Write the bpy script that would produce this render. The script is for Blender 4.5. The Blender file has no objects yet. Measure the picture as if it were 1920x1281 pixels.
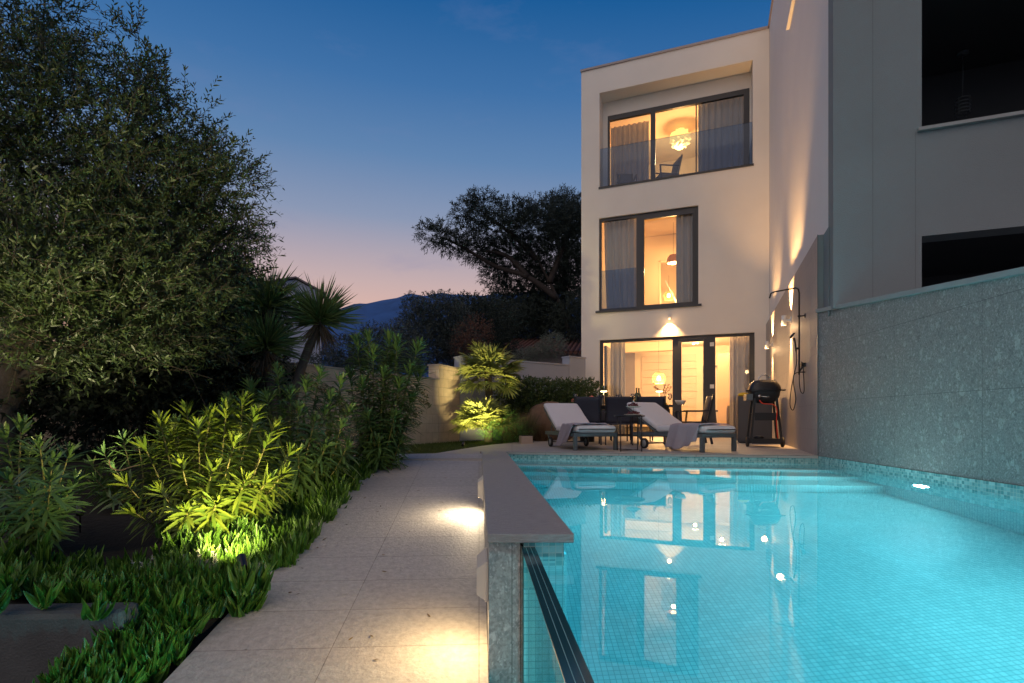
import bpy, math, random
import numpy as np
from mathutils import Vector, Matrix
C = bpy.context.scene.collection
R = math.radians
rs = np.random.default_rng(7)
random.seed(5)
F, HZ, EYE = 997.0, 786.0, 0.42          # focal length and horizon in photo pixels, eye height above terrace

# ------------------------------------------------------------------ camera
sc = bpy.context.scene
sc.render.engine = 'CYCLES'
cam = bpy.data.cameras.new('camera'); co = bpy.data.objects.new('camera', cam); C.objects.link(co)
co.location = (0, 0, EYE); co.rotation_euler = (R(90), 0, 0)
cam.sensor_width = 36; cam.lens = F / 1920 * 36; cam.shift_y = (HZ - 640.5) / 1920
cam.clip_start = 0.05; cam.clip_end = 5000
sc.camera = co
sc.render.resolution_x = 1024; sc.render.resolution_y = 683
sc.view_settings.view_transform = 'Standard'; sc.view_settings.look = 'None'
sc.view_settings.exposure = 0.48; sc.view_settings.gamma = 1
sc.cycles.use_denoising = True
sc.cycles.max_bounces = 10; sc.cycles.transmission_bounces = 10; sc.cycles.transparent_max_bounces = 12
sc.cycles.diffuse_bounces = 4
sc.cycles.sample_clamp_indirect = 3.0; sc.cycles.blur_glossy = 0.3

# ------------------------------------------------------------------ dusk sky
w = bpy.data.worlds.new('World'); sc.world = w; w.use_nodes = True
nt = w.node_tree; N = nt.nodes; L = nt.links
bg = N['Background']; tc = N.new('ShaderNodeTexCoord')
sep = N.new('ShaderNodeSeparateXYZ'); L.new(tc.outputs['Generated'], sep.inputs[0])
dot = N.new('ShaderNodeVectorMath'); dot.operation = 'DOT_PRODUCT'
L.new(tc.outputs['Generated'], dot.inputs[0]); dot.inputs[1].default_value = (-0.30, 0.954, 0)
m1 = N.new('ShaderNodeMath'); m1.operation = 'SUBTRACT'; m1.inputs[0].default_value = 1; L.new(dot.outputs['Value'], m1.inputs[1])
m2 = N.new('ShaderNodeMath'); m2.operation = 'MULTIPLY_ADD'; L.new(m1.outputs[0], m2.inputs[0]); m2.inputs[1].default_value = 0.20
L.new(sep.outputs['Z'], m2.inputs[2])
rp = N.new('ShaderNodeValToRGB'); L.new(m2.outputs[0], rp.inputs[0])
stops = [(0.0, (.72, .40, .28)), (.16, (.70, .42, .33)), (.25, (.50, .37, .37)), (.36, (.225, .275, .40)), (.46, (.105, .205, .38)),
         (.56, (.045, .145, .34)), (.68, (.008, .090, .27)), (1.0, (.004, .06, .20))]
el = rp.color_ramp.elements
el[0].position, el[0].color = stops[0][0], (*stops[0][1], 1); el[1].position, el[1].color = stops[-1][0], (*stops[-1][1], 1)
for p_, c_ in stops[1:-1]:
    e_ = el.new(p_); e_.color = (*c_, 1)
mp = N.new('ShaderNodeMapping'); L.new(tc.outputs['Generated'], mp.inputs[0]); mp.inputs['Scale'].default_value = (3.5, 3.5, 11); mp.inputs['Rotation'].default_value = (0, R(35), 0)
nz = N.new('ShaderNodeTexNoise'); L.new(mp.outputs[0], nz.inputs[0]); nz.inputs['Scale'].default_value = 1.6; nz.inputs['Detail'].default_value = 7; nz.inputs['Roughness'].default_value = .6
cr = N.new('ShaderNodeValToRGB'); L.new(nz.outputs[0], cr.inputs[0]); cr.color_ramp.elements[0].position = .56; cr.color_ramp.elements[1].position = .85
cr.color_ramp.elements[0].color = (0, 0, 0, 1); cr.color_ramp.elements[1].color = (.30, .30, .30, 1)
mx = N.new('ShaderNodeMix'); mx.data_type = 'RGBA'; L.new(cr.outputs[0], mx.inputs['Factor']); L.new(rp.outputs[0], mx.inputs['A']); mx.inputs['B'].default_value = (.16, .20, .38, 1)
L.new(mx.outputs['Result'], bg.inputs[0]); bg.inputs[1].default_value = 0.82

# the one sun lamp: soft warm fill added from behind the camera
sd = bpy.data.lights.new('sun', 'SUN'); sd.energy = 0.80; sd.angle = R(80); sd.color = (1.0, .72, .44)
so = bpy.data.objects.new('sun', sd); C.objects.link(so)
so.rotation_euler = Vector((-.45, -.8, .8)).to_track_quat('Z', 'Y').to_euler()

# ------------------------------------------------------------------ helpers
def tag(o, label=None, cat=None, group=None, kind=None):
    if label: o['label'] = label
    if cat: o['category'] = cat
    if group: o['group'] = group
    if kind: o['kind'] = kind
    return o
def empty(name, loc=(0, 0, 0), rz=0, label=None, cat=None, group=None, kind=None):
    o = bpy.data.objects.new(name, None); C.objects.link(o); o.location = loc; o.rotation_euler = (0, 0, rz)
    o.empty_display_size = .1
    return tag(o, label, cat, group, kind)
def copy_tree(o, parent=None):
    c = o.copy(); C.objects.link(c); c.parent = parent
    for ch in [k for k in bpy.data.objects if k.parent == o]:
        copy_tree(ch, c)
    return c
def lamp(name, kind, loc, power, color, parent=None, aim=None, size=.05, angle=60, blend=.6):
    d = bpy.data.lights.new(name, kind); d.energy = power; d.color = color
    if kind == 'SPOT': d.spot_size = R(angle); d.spot_blend = blend; d.shadow_soft_size = size
    elif kind == 'AREA': d.size = size; d.shape = 'DISK'
    else: d.shadow_soft_size = size
    o = bpy.data.objects.new(name, d); C.objects.link(o); o.location = loc
    if aim is not None:
        o.rotation_euler = (-Vector(aim)).to_track_quat('Z', 'Y').to_euler()
    if parent: o.parent = parent
    return o

def newmat(name):
    m = bpy.data.materials.new(name); m.use_nodes = True
    return m, m.node_tree.nodes, m.node_tree.links, m.node_tree.nodes['Principled BSDF']
def mat(name, col, rough=.6, metal=0, emit=None, es=0, noise=0, nscale=20, bump=0, bscale=60, trans=0, spec=None, alpha=1):
    m, N, L, b = newmat(name)
    b.inputs['Base Color'].default_value = (*col, 1); b.inputs['Roughness'].default_value = rough; b.inputs['Metallic'].default_value = metal
    if spec is not None: b.inputs['Specular IOR Level'].default_value = spec
    if emit: b.inputs['Emission Color'].default_value = (*emit, 1); b.inputs['Emission Strength'].default_value = es
    if trans: b.inputs['Transmission Weight'].default_value = trans
    if noise or bump:
        t = N.new('ShaderNodeTexCoord')
        n = N.new('ShaderNodeTexNoise'); n.inputs['Scale'].default_value = nscale; n.inputs['Detail'].default_value = 6; L.new(t.outputs['Object'], n.inputs[0])
        if noise:
            h = N.new('ShaderNodeMix'); h.data_type = 'RGBA'; h.inputs['A'].default_value = (*[c * (1 - noise) for c in col], 1)
            h.inputs['B'].default_value = (*[min(1, c * (1 + noise)) for c in col], 1); L.new(n.outputs[0], h.inputs['Factor']); L.new(h.outputs['Result'], b.inputs['Base Color'])
        if bump:
            n2 = N.new('ShaderNodeTexNoise'); n2.inputs['Scale'].default_value = bscale; n2.inputs['Detail'].default_value = 5; L.new(t.outputs['Object'], n2.inputs[0])
            u = N.new('ShaderNodeBump'); u.inputs['Strength'].default_value = bump; u.inputs['Distance'].default_value = .01; L.new(n2.outputs[0], u.inputs['Height']); L.new(u.outputs[0], b.inputs['Normal'])
    return m
def tilemat(name, bw, bh, cols, mortar, msize, rough=.5, bump=.3, noise=.25, nscale=6, offset=0, fine=120, fstr=.3, streak=None, off=(0, 0), mrough=.8):
    """rectangular tiles from the mesh's metre UVs"""
    m, N, L, b = newmat(name)
    t = N.new('ShaderNodeTexCoord'); mp = N.new('ShaderNodeMapping'); L.new(t.outputs['UV'], mp.inputs[0]); mp.inputs['Location'].default_value = (off[0], off[1], 0)
    br = N.new('ShaderNodeTexBrick'); L.new(mp.outputs[0], br.inputs[0]); br.offset = offset; br.squash = 1
    br.inputs['Scale'].default_value = 1; br.inputs['Brick Width'].default_value = bw; br.inputs['Row Height'].default_value = bh
    br.inputs['Mortar Size'].default_value = msize; br.inputs['Mortar Smooth'].default_value = .1; br.inputs['Bias'].default_value = 0
    br.inputs['Color1'].default_value = (*cols[0], 1); br.inputs['Color2'].default_value = (*cols[1], 1); br.inputs['Mortar'].default_value = (*mortar, 1)
    n = N.new('ShaderNodeTexNoise'); n.inputs['Scale'].default_value = nscale; n.inputs['Detail'].default_value = 8; n.inputs['Roughness'].default_value = .65
    if streak:
        mp2 = N.new('ShaderNodeMapping'); L.new(t.outputs['UV'], mp2.inputs[0]); mp2.inputs['Scale'].default_value = (*streak, 1); L.new(mp2.outputs[0], n.inputs[0])
    else: L.new(t.outputs['UV'], n.inputs[0])
    rr = N.new('ShaderNodeMapRange'); L.new(n.outputs[0], rr.inputs[0]); rr.inputs['From Min'].default_value = .3; rr.inputs['From Max'].default_value = .7
    rr.inputs['To Min'].default_value = 1 - noise; rr.inputs['To Max'].default_value = 1 + noise
    mu = N.new('ShaderNodeVectorMath'); mu.operation = 'SCALE'; L.new(br.outputs[0], mu.inputs[0]); L.new(rr.outputs[0], mu.inputs['Scale'])
    L.new(mu.outputs[0], b.inputs['Base Color'])
    b.inputs['Roughness'].default_value = rough
    f = N.new('ShaderNodeTexNoise'); f.inputs['Scale'].default_value = fine; f.inputs['Detail'].default_value = 6; L.new(t.outputs['UV'], f.inputs[0])
    a = N.new('ShaderNodeMath'); a.operation = 'MULTIPLY_ADD'; L.new(f.outputs[0], a.inputs[0]); a.inputs[1].default_value = fstr
    iv = N.new('ShaderNodeMath'); iv.operation = 'SUBTRACT'; iv.inputs[0].default_value = 1; L.new(br.outputs['Fac'], iv.inputs[1]); L.new(iv.outputs[0], a.inputs[2])
    u = N.new('ShaderNodeBump'); u.inputs['Strength'].default_value = bump; u.inputs['Distance'].default_value = .004; L.new(a.outputs[0], u.inputs['Height']); L.new(u.outputs[0], b.inputs['Normal'])
    return m
def leafmat(name, c1, c2, rough=.42, tr=.25):
    m, N, L, b = newmat(name)
    at = N.new('ShaderNodeAttribute'); at.attribute_name = 'rnd'
    h = N.new('ShaderNodeMix'); h.data_type = 'RGBA'; h.inputs['A'].default_value = (*c1, 1); h.inputs['B'].default_value = (*c2, 1)
    L.new(at.outputs['Fac'], h.inputs['Factor']); L.new(h.outputs['Result'], b.inputs['Base Color']); b.inputs['Roughness'].default_value = rough
    ts = N.new('ShaderNodeBsdfTranslucent'); L.new(h.outputs['Result'], ts.inputs[0])
    ms = N.new('ShaderNodeMixShader'); ms.inputs[0].default_value = tr
    L.new(b.outputs[0], ms.inputs[1]); L.new(ts.outputs[0], ms.inputs[2]); L.new(ms.outputs[0], N['Material Output'].inputs[0])
    return m

class MB:
    """collects shapes, builds ONE mesh object"""
    def __init__(s): s.v = []; s.f = []; s.m = Matrix.Identity(4)
    def add(s, vs, fs):
        o = len(s.v); s.v += [tuple(s.m @ Vector(v)) for v in vs]; s.f += [tuple(i + o for i in f) for f in fs]; return s
    def box(s, x0, x1, y0, y1, z0, z1):
        return s.add([(x0, y0, z0), (x1, y0, z0), (x1, y1, z0), (x0, y1, z0), (x0, y0, z1), (x1, y0, z1), (x1, y1, z1), (x0, y1, z1)],
                     [(0, 3, 2, 1), (4, 5, 6, 7), (0, 1, 5, 4), (1, 2, 6, 5), (2, 3, 7, 6), (3, 0, 4, 7)])
    def prism(s, poly, z0, z1):
        n = len(poly); zb = z0 if isinstance(z0, (list, tuple)) else [z0] * n; zt = z1 if isinstance(z1, (list, tuple)) else [z1] * n
        return s.add([(p[0], p[1], zb[i]) for i, p in enumerate(poly)] + [(p[0], p[1], zt[i]) for i, p in enumerate(poly)],
                     [tuple(reversed(range(n))), tuple(range(n, 2 * n))] + [(i, (i + 1) % n, n + (i + 1) % n, n + i) for i in range(n)])
    def tube(s, pts, r, n=8, cap=True):
        pts = [Vector(p) for p in pts]; k = len(pts); rr = r if isinstance(r, (list, tuple)) else [r] * k
        vs = []; up = None
        for i, p in enumerate(pts):
            d = (pts[min(i + 1, k - 1)] - pts[max(i - 1, 0)]).normalized()
            if up is None: up = Vector((0, 0, 1)) if abs(d.z) < .9 else Vector((1, 0, 0))
            a = d.cross(up).normalized(); b = a.cross(d).normalized(); up = b
            for j in range(n):
                t = 2 * math.pi * j / n; vs.append(tuple(p + (a * math.cos(t) + b * math.sin(t)) * rr[i]))
        fs = [(i * n + j, i * n + (j + 1) % n, (i + 1) * n + (j + 1) % n, (i + 1) * n + j) for i in range(k - 1) for j in range(n)]
        if cap: fs += [tuple(reversed(range(n))), tuple(range((k - 1) * n, k * n))]
        return s.add(vs, fs)
    def bar(s, p0, p1, wx, wy):
        """square bar between two points"""
        p0, p1 = Vector(p0), Vector(p1); d = (p1 - p0).normalized(); up = Vector((0, 0, 1)) if abs(d.z) < .9 else Vector((0, 1, 0))
        a = d.cross(up).normalized() * wx / 2; b = a.cross(d).normalized() * wy / 2
        vs = [tuple(p + q) for p in (p0, p1) for q in (-a - b, a - b, a + b, -a + b)]
        return s.add(vs, [(3, 2, 1, 0), (4, 5, 6, 7), (0, 1, 5, 4), (1, 2, 6, 5), (2, 3, 7, 6), (3, 0, 4, 7)])
    def lathe(s, prof, c=(0, 0, 0), n=24, sx=1, sy=1):
        k = len(prof); vs = [(c[0] + r * sx * math.cos(2 * math.pi * j / n), c[1] + r * sy * math.sin(2 * math.pi * j / n), c[2] + z) for r, z in prof for j in range(n)]
        fs = [(i * n + j, i * n + (j + 1) % n, (i + 1) * n + (j + 1) % n, (i + 1) * n + j) for i in range(k - 1) for j in range(n)]
        return s.add(vs, fs)
    def grid(s, fn, nu, nv):
        vs = [tuple(fn(i / nu, j / nv)) for i in range(nu + 1) for j in range(nv + 1)]
        return s.add(vs, [(i * (nv + 1) + j, (i + 1) * (nv + 1) + j, (i + 1) * (nv + 1) + j + 1, i * (nv + 1) + j + 1) for i in range(nu) for j in range(nv)])
    def wall(s, xs, zs, openings, y0, y1):
        """wall in the x-z plane with rectangular openings, one clean skin"""
        def op(i, j):
            if i < 0 or j < 0 or i >= len(xs) - 1 or j >= len(zs) - 1: return True
            x, z = (xs[i] + xs[i + 1]) / 2, (zs[j] + zs[j + 1]) / 2
            return any(a < x < b and c < z < d for a, b, c, d in openings)
        for i in range(len(xs) - 1):
            for j in range(len(zs) - 1):
                if op(i, j): continue
                a, b, c, d = xs[i], xs[i + 1], zs[j], zs[j + 1]
                s.add([(a, y0, c), (b, y0, c), (b, y0, d), (a, y0, d)], [(0, 1, 2, 3)])
                s.add([(a, y1, c), (b, y1, c), (b, y1, d), (a, y1, d)], [(3, 2, 1, 0)])
                if op(i - 1, j): s.add([(a, y0, c), (a, y0, d), (a, y1, d), (a, y1, c)], [(0, 1, 2, 3)])
                if op(i + 1, j): s.add([(b, y0, c), (b, y1, c), (b, y1, d), (b, y0, d)], [(0, 1, 2, 3)])
                if op(i, j - 1): s.add([(a, y0, c), (a, y1, c), (b, y1, c), (b, y0, c)], [(0, 1, 2, 3)])
                if op(i, j + 1): s.add([(a, y0, d), (b, y0, d), (b, y1, d), (a, y1, d)], [(0, 1, 2, 3)])
        return s
    def build(s, name, material, parent=None, smooth=False, bevel=0, sub=0, solid=0):
        me = bpy.data.meshes.new(name); me.from_pydata(s.v, [], s.f); me.update()
        uvl = me.uv_layers.new(name='UVMap'); V = me.vertices
        for p in me.polygons:
            n = p.normal
            if abs(n.z) > .75: a, b = Vector((1, 0, 0)), Vector((0, 1, 0))
            else:
                a = Vector((-n.y, n.x, 0)).normalized(); b = Vector((0, 0, 1))
            for li in p.loop_indices:
                q = V[me.loops[li].vertex_index].co; uvl.data[li].uv = (q.dot(a), q.dot(b))
            p.use_smooth = smooth
        me.materials.append(material)
        o = bpy.data.objects.new(name, me); C.objects.link(o)
        if parent: o.parent = parent
        if solid:
            md = o.modifiers.new('s', 'SOLIDIFY'); md.thickness = solid; md.offset = 0
        if bevel:
            md = o.modifiers.new('b', 'BEVEL'); md.width = bevel; md.segments = 2; md.limit_method = 'ANGLE'
        if sub:
            md = o.modifiers.new('u', 'SUBSURF'); md.levels = sub; md.render_levels = sub
        return o
def npmesh(name, verts, quads, material, parent=None, rnd=None, smooth=True):
    me = bpy.data.meshes.new(name); nv, nf = len(verts), len(quads)
    me.vertices.add(nv); me.vertices.foreach_set('co', np.asarray(verts, dtype=np.float32).ravel())
    me.loops.add(nf * 4); me.loops.foreach_set('vertex_index', np.asarray(quads, dtype=np.int32).ravel())
    me.polygons.add(nf); me.polygons.foreach_set('loop_start', np.arange(nf, dtype=np.int32) * 4)
    me.polygons.foreach_set('loop_total', np.full(nf, 4, dtype=np.int32))
    me.polygons.foreach_set('use_smooth', np.full(nf, smooth))
    me.update(calc_edges=True)
    if rnd is not None:
        a = me.attributes.new('rnd', 'FLOAT', 'POINT'); a.data.foreach_set('value', np.asarray(rnd, dtype=np.float32))
    me.materials.append(material)
    o = bpy.data.objects.new(name, me); C.objects.link(o)
    if parent: o.parent = parent
    return o
def nrm(a): return a / np.maximum(np.linalg.norm(a, axis=-1, keepdims=True), 1e-9)
def leafgeo(P, Dr, Up, ln, wd, bend=.2, prof=(.35, 1, .75, .06), fold=.25):
    """P base, Dr direction, Up approximate face normal; ln, wd arrays. Strips of len(prof) rows x 3 verts"""
    n = len(P); Dr = nrm(Dr); S = nrm(np.cross(Dr, Up)); U = nrm(np.cross(S, Dr)); k = len(prof)
    ln = np.broadcast_to(ln, n)[:, None]; wd = np.broadcast_to(wd, n)[:, None]; bd = np.broadcast_to(bend, n)[:, None]
    rows = []
    for i, w_ in enumerate(prof):
        t = i / (k - 1); c = P + Dr * ln * t * (1 - .25 * np.abs(bd) * t) - np.array([0, 0, 1.]) * ln * bd * t * t
        h = wd * w_ / 2; rows += [c - S * h + U * h * fold, c, c + S * h + U * h * fold]
    V = np.stack(rows, 1).reshape(-1, 3); b = np.arange(n)[:, None, None] * (3 * k)
    q = np.array([[3 * i + j, 3 * i + j + 1, 3 * i + 4 + j, 3 * i + 3 + j] for i in range(k - 1) for j in (0, 1)])[None]
    Q = (b + q).reshape(-1, 4); rn = np.repeat(rs.random(n), 3 * k)
    return V, Q, rn
class Leaves:
    def __init__(s): s.V = []; s.Q = []; s.r = []; s.n = 0
    def add(s, g):
        V, Q, r_ = g; s.V.append(V); s.Q.append(Q + s.n); s.r.append(r_); s.n += len(V)
    def build(s, name, material, parent=None):
        return npmesh(name, np.concatenate(s.V), np.concatenate(s.Q), material, parent, np.concatenate(s.r))
def rdir(n): return nrm(rs.normal(size=(n, 3)))
def A(px, D, y=None, z=None):
    return Vector(((px - 960) / F * D, D, z if z is not None else (HZ - y) * D / F + EYE))
SH = .062                                  # the pool's left wall, coping and path run in this sheared direction
def sx(x0, y): return x0 - SH * y
def ramp_z(y): return min(0.0, -.78 + .1344 * y)

# ------------------------------------------------------------------ materials
M = {}
M['stucco'] = mat('stucco', (.80, .755, .69), .85, bump=.5, bscale=120, noise=.07, nscale=1.4)
M['stucco2'] = mat('side_stucco', (.82, .80, .77), .85, bump=.7, bscale=110, noise=.05, nscale=1.5)
M['greystucco'] = mat('grey_stucco', (.22, .25, .255), .9, bump=.6, bscale=110, noise=.13, nscale=1.1)
M['trim'] = mat('roof_trim', (.35, .30, .30), .5)
M['frame'] = mat('window_frame', (.030, .032, .038), .38)
M['room'] = mat('room_wall', (.74, .62, .46), .8)
M['roomfloor'] = mat('room_floor', (.45, .33, .22), .4)
M['curtain'] = mat('curtain', (.42, .40, .40), .9)
M['black'] = mat('black_metal', (.012, .012, .014), .35)
M['blackm'] = mat('black_matt', (.016, .017, .020), .6)
M['rubber'] = mat('rubber', (.02, .02, .022), .7)
M['navy'] = mat('dark_sling', (.030, .032, .052), .75, bump=.3, bscale=500)
M['alu'] = mat('grey_aluminium', (.115, .135, .145), .4, .2)
M['mattress'] = mat('mattress_fabric', (.66, .64, .66), .9, bump=.4, bscale=300, noise=.04, nscale=30)
M['towel'] = mat('towel_fabric', (.36, .32, .37), .95, bump=.6, bscale=400, noise=.1, nscale=60)
M['white'] = mat('white_paint', (.78, .76, .72), .4)
M['plastic'] = mat('cream_plastic', (.62, .58, .50), .5)
M['cap'] = mat('cap_stone', (.30, .31, .30), .6, noise=.1, nscale=8, bump=.2, bscale=100)
M['soil'] = mat('soil', (.012, .010, .008), .95, noise=.5, nscale=20, bump=1, bscale=30)
M['bark'] = mat('bark', (.10, .08, .06), .9, noise=.4, nscale=20, bump=1, bscale=40)
M['darkbark'] = mat('dark_bark', (.035, .028, .025), .9, noise=.4, nscale=20, bump=1, bscale=40)
M['stem'] = mat('green_stem', (.16, .15, .05), .6)
M['cabinet'] = mat('cabinet_grey', (.065, .07, .085), .5)
M['chrome'] = mat('chrome', (.7, .68, .64), .2, 1)
M['red'] = mat('red_hose', (.75, .05, .02), .4)
M['yellow'] = mat('yellow_cloth', (.75, .5, .03), .7)
M['porcelain'] = mat('porcelain', (.72, .68, .60), .25)
M['wine'] = mat('grape_skin', (.10, .012, .02), .3)
M['bottle'] = mat('bottle_glass', (.03, .05, .03), .1)
M['wood'] = mat('dark_wood', (.05, .035, .025), .5)
M['pink'] = mat('petals', (.72, .22, .18), .7, noise=.3, nscale=60)
M['terracotta'] = mat('planter_clay', (.38, .30, .25), .8)
M['paving'] = tilemat('path_paving', .585, .308, ((.40, .385, .36), (.44, .42, .39)), (.24, .22, .20), .0018, .6, .55, .20, 30, 0, 60, 1.8)
M['deck'] = tilemat('terrace_paving', .9, .9, ((.36, .33, .30), (.39, .36, .33)), (.18, .16, .15), .003, .55, .5, .12, 4, 0, 70, .8)
M['coping'] = tilemat('coping_stone', 5, 5, ((.32, .305, .285), (.335, .32, .30)), (.2, .2, .2), .0, .55, .8, .26, 16, 0, 90, 1.6, streak=(1.2, 9))
M['cladding'] = tilemat('shower_cladding', 1.2, .295, ((.34, .31, .30), (.36, .33, .31)), (.26, .24, .23), .0018, .55, .4, .16, 7, 0, 90, .6, streak=(7, .8), off=(0, 0))
M['beige'] = tilemat('beige_wall_stone', .34, .17, ((.58, .46, .33), (.64, .52, .38)), (.48, .39, .28), .005, .85, .8, .12, 8, .5, 60, 1.2)
mos = ((.20, .50, .52), (.42, .74, .74))
M['mosaic'] = tilemat('pool_mosaic', .025, .025, ((.36, .60, .60), (.47, .70, .69)), (.22, .42, .42), .0016, .25, .2, .08, 3, 0, 20, 0)
M['mosaic_band'] = tilemat('waterline_mosaic', .025, .025, ((.10, .30, .30), (.38, .62, .60)), (.45, .55, .50), .0014, .2, .4, .12, 12, 0, 20, 0)
def terrazzo(name, k=1.0, joints=(1.0, .62)):
    m, N, L, b = newmat(name)
    t = N.new('ShaderNodeTexCoord')
    dn = N.new('ShaderNodeTexNoise'); dn.inputs['Scale'].default_value = 9; L.new(t.outputs['UV'], dn.inputs[0])
    dv = N.new('ShaderNodeVectorMath'); dv.operation = 'MULTIPLY_ADD'; L.new(dn.outputs['Color'], dv.inputs[0]); dv.inputs[1].default_value = (.03, .03, 0); L.new(t.outputs['UV'], dv.inputs[2])
    last = None
    bn = N.new('ShaderNodeTexNoise'); bn.inputs['Scale'].default_value = 70; bn.inputs['Detail'].default_value = 8; L.new(t.outputs['UV'], bn.inputs[0])
    br = N.new('ShaderNodeValToRGB'); L.new(bn.outputs[0], br.inputs[0]); br.color_ramp.elements[0].position = .35; br.color_ramp.elements[1].position = .68
    br.color_ramp.elements[0].color = (.19 * k, .182 * k, .172 * k, 1); br.color_ramp.elements[1].color = (.31 * k, .298 * k, .282 * k, 1)
    last = br.outputs[0]; hs = []
    for sc_, thr, amt in ((13, .84, .65), (24, .72, .65), (44, .55, .65), (85, .4, .55)):
        mpv = N.new('ShaderNodeMapping'); L.new(dv.outputs[0], mpv.inputs[0]); mpv.inputs['Scale'].default_value = (1.35, 1, 1); mpv.inputs['Rotation'].default_value = (0, 0, sc_ * .7)
        v = N.new('ShaderNodeTexVoronoi'); v.inputs['Scale'].default_value = sc_; v.inputs['Randomness'].default_value = 1; L.new(mpv.outputs[0], v.inputs[0])
        v2 = N.new('ShaderNodeTexVoronoi'); v2.feature = 'DISTANCE_TO_EDGE'; v2.inputs['Scale'].default_value = sc_; L.new(mpv.outputs[0], v2.inputs[0])
        s = N.new('ShaderNodeSeparateColor'); L.new(v.outputs['Color'], s.inputs[0])
        g = N.new('ShaderNodeMath'); g.operation = 'GREATER_THAN'; L.new(s.outputs[0], g.inputs[0]); g.inputs[1].default_value = thr
        e = N.new('ShaderNodeMapRange'); L.new(v2.outputs['Distance'], e.inputs[0]); e.inputs['From Min'].default_value = .10; e.inputs['From Max'].default_value = .16
        pr = N.new('ShaderNodeMath'); pr.operation = 'MULTIPLY'; L.new(g.outputs[0], pr.inputs[0]); L.new(e.outputs[0], pr.inputs[1])
        pm = N.new('ShaderNodeMath'); pm.operation = 'MULTIPLY'; L.new(pr.outputs[0], pm.inputs[0]); pm.inputs[1].default_value = amt
        c = N.new('ShaderNodeValToRGB'); L.new(s.outputs[1], c.inputs[0]); c.color_ramp.elements[0].color = (.12 * k, .122 * k, .118 * k, 1); c.color_ramp.elements[0].position = .02; c.color_ramp.elements[1].color = (.50 * k, .485 * k, .46 * k, 1)
        e2 = c.color_ramp.elements.new(.35); e2.color = (.22 * k, .225 * k, .215 * k, 1)
        x = N.new('ShaderNodeMix'); x.data_type = 'RGBA'; L.new(pm.outputs[0], x.inputs['Factor']); L.new(last, x.inputs['A']); L.new(c.outputs[0], x.inputs['B']); last = x.outputs['Result']
    jb = N.new('ShaderNodeTexBrick'); L.new(t.outputs['UV'], jb.inputs[0]); jb.offset = 0; jb.inputs['Scale'].default_value = 1; jb.inputs['Brick Width'].default_value = joints[0]; jb.inputs['Row Height'].default_value = joints[1]
    jb.inputs['Mortar Size'].default_value = .0016; jb.inputs['Mortar Smooth'].default_value = 0
    x = N.new('ShaderNodeMix'); x.data_type = 'RGBA'; L.new(jb.outputs['Fac'], x.inputs['Factor']); L.new(last, x.inputs['A']); x.inputs['B'].default_value = (.09 * k, .095 * k, .09 * k, 1)
    L.new(x.outputs['Result'], b.inputs['Base Color']); b.inputs['Roughness'].default_value = .5
    u = N.new('ShaderNodeBump'); u.inputs['Strength'].default_value = .15; u.inputs['Distance'].default_value = .004; L.new(bn.outputs[0], u.inputs['Height']); L.new(u.outputs[0], b.inputs['Normal'])
    return m
M['terrazzo'] = terrazzo('terrazzo')
M['pillar'] = terrazzo('lit_pillar_stone', 1.5, (2, 2))  # paler than the terrazzo: light from the pool glass painted in
# clear glass for windows: mostly see-through with real reflections
def glassmat(name, tint=(1, 1, 1), refl=1.0):
    m, N, L, b = newmat(name); N.remove(b)
    fr = N.new('ShaderNodeFresnel'); fr.inputs[0].default_value = 1.5; ml = N.new('ShaderNodeMath'); ml.operation = 'MULTIPLY'; ml.use_clamp = True; L.new(fr.outputs[0], ml.inputs[0]); ml.inputs[1].default_value = refl
    tr = N.new('ShaderNodeBsdfTransparent'); tr.inputs[0].default_value = (*tint, 1); gl = N.new('ShaderNodeBsdfGlossy'); gl.inputs['Roughness'].default_value = .02
    ms = N.new('ShaderNodeMixShader'); L.new(ml.outputs[0], ms.inputs[0]); L.new(tr.outputs[0], ms.inputs[1]); L.new(gl.outputs[0], ms.inputs[2]); L.new(ms.outputs[0], N['Material Output'].inputs[0])
    return m
M['pane'] = glassmat('window_glass', (.95, .96, .97), 1.1)
M['skypane'] = glassmat('sky_reflect_glass', (.62, .72, .86), .8)  # blue of the reflected sky put into the glass tint
M['poolglass'] = glassmat('pool_glass', (.90, .985, .98), .15)
M['glassedge'] = mat('glass_edge', (.02, .09, .10), .12)
M['clear'] = glassmat('drinking_glass', (.93, .93, .93), 1.6)
# water: refracting surface, absorbing body
m, N, L, b = newmat('pool_water'); N.remove(b)
gl = N.new('ShaderNodeBsdfGlass'); gl.inputs['IOR'].default_value = 1.333; gl.inputs['Roughness'].default_value = 0.0; gl.inputs['Color'].default_value = (1, 1, 1, 1)
t = N.new('ShaderNodeTexCoord'); n1 = N.new('ShaderNodeTexNoise'); n1.inputs['Scale'].default_value = 2.2; n1.inputs['Detail'].default_value = 2; L.new(t.outputs['Object'], n1.inputs[0])
u = N.new('ShaderNodeBump'); u.inputs['Strength'].default_value = .035; u.inputs['Distance'].default_value = .010; L.new(n1.outputs[0], u.inputs['Height']); L.new(u.outputs[0], gl.inputs['Normal'])
va = N.new('ShaderNodeVolumeAbsorption'); va.inputs['Color'].default_value = (.01, .71, .83, 1); va.inputs['Density'].default_value = .50
L.new(gl.outputs[0], N['Material Output'].inputs[0]); L.new(va.outputs[0], N['Material Output'].inputs[1]); M['water'] = m
WARM = (1.0, .53, .19); WARM2 = (1.0, .60, .27)
M['glow'] = mat('lamp_glow', (1, .8, .5), .5, emit=(1.0, .62, .25), es=9)
M['glow2'] = mat('paper_lamp_glow', (.8, .6, .3), .7, emit=(1.0, .60, .16), es=1.1)
M['bulb'] = mat('bulb_glow', (1, .9, .7), .5, emit=(1.0, .76, .40), es=6)
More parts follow.
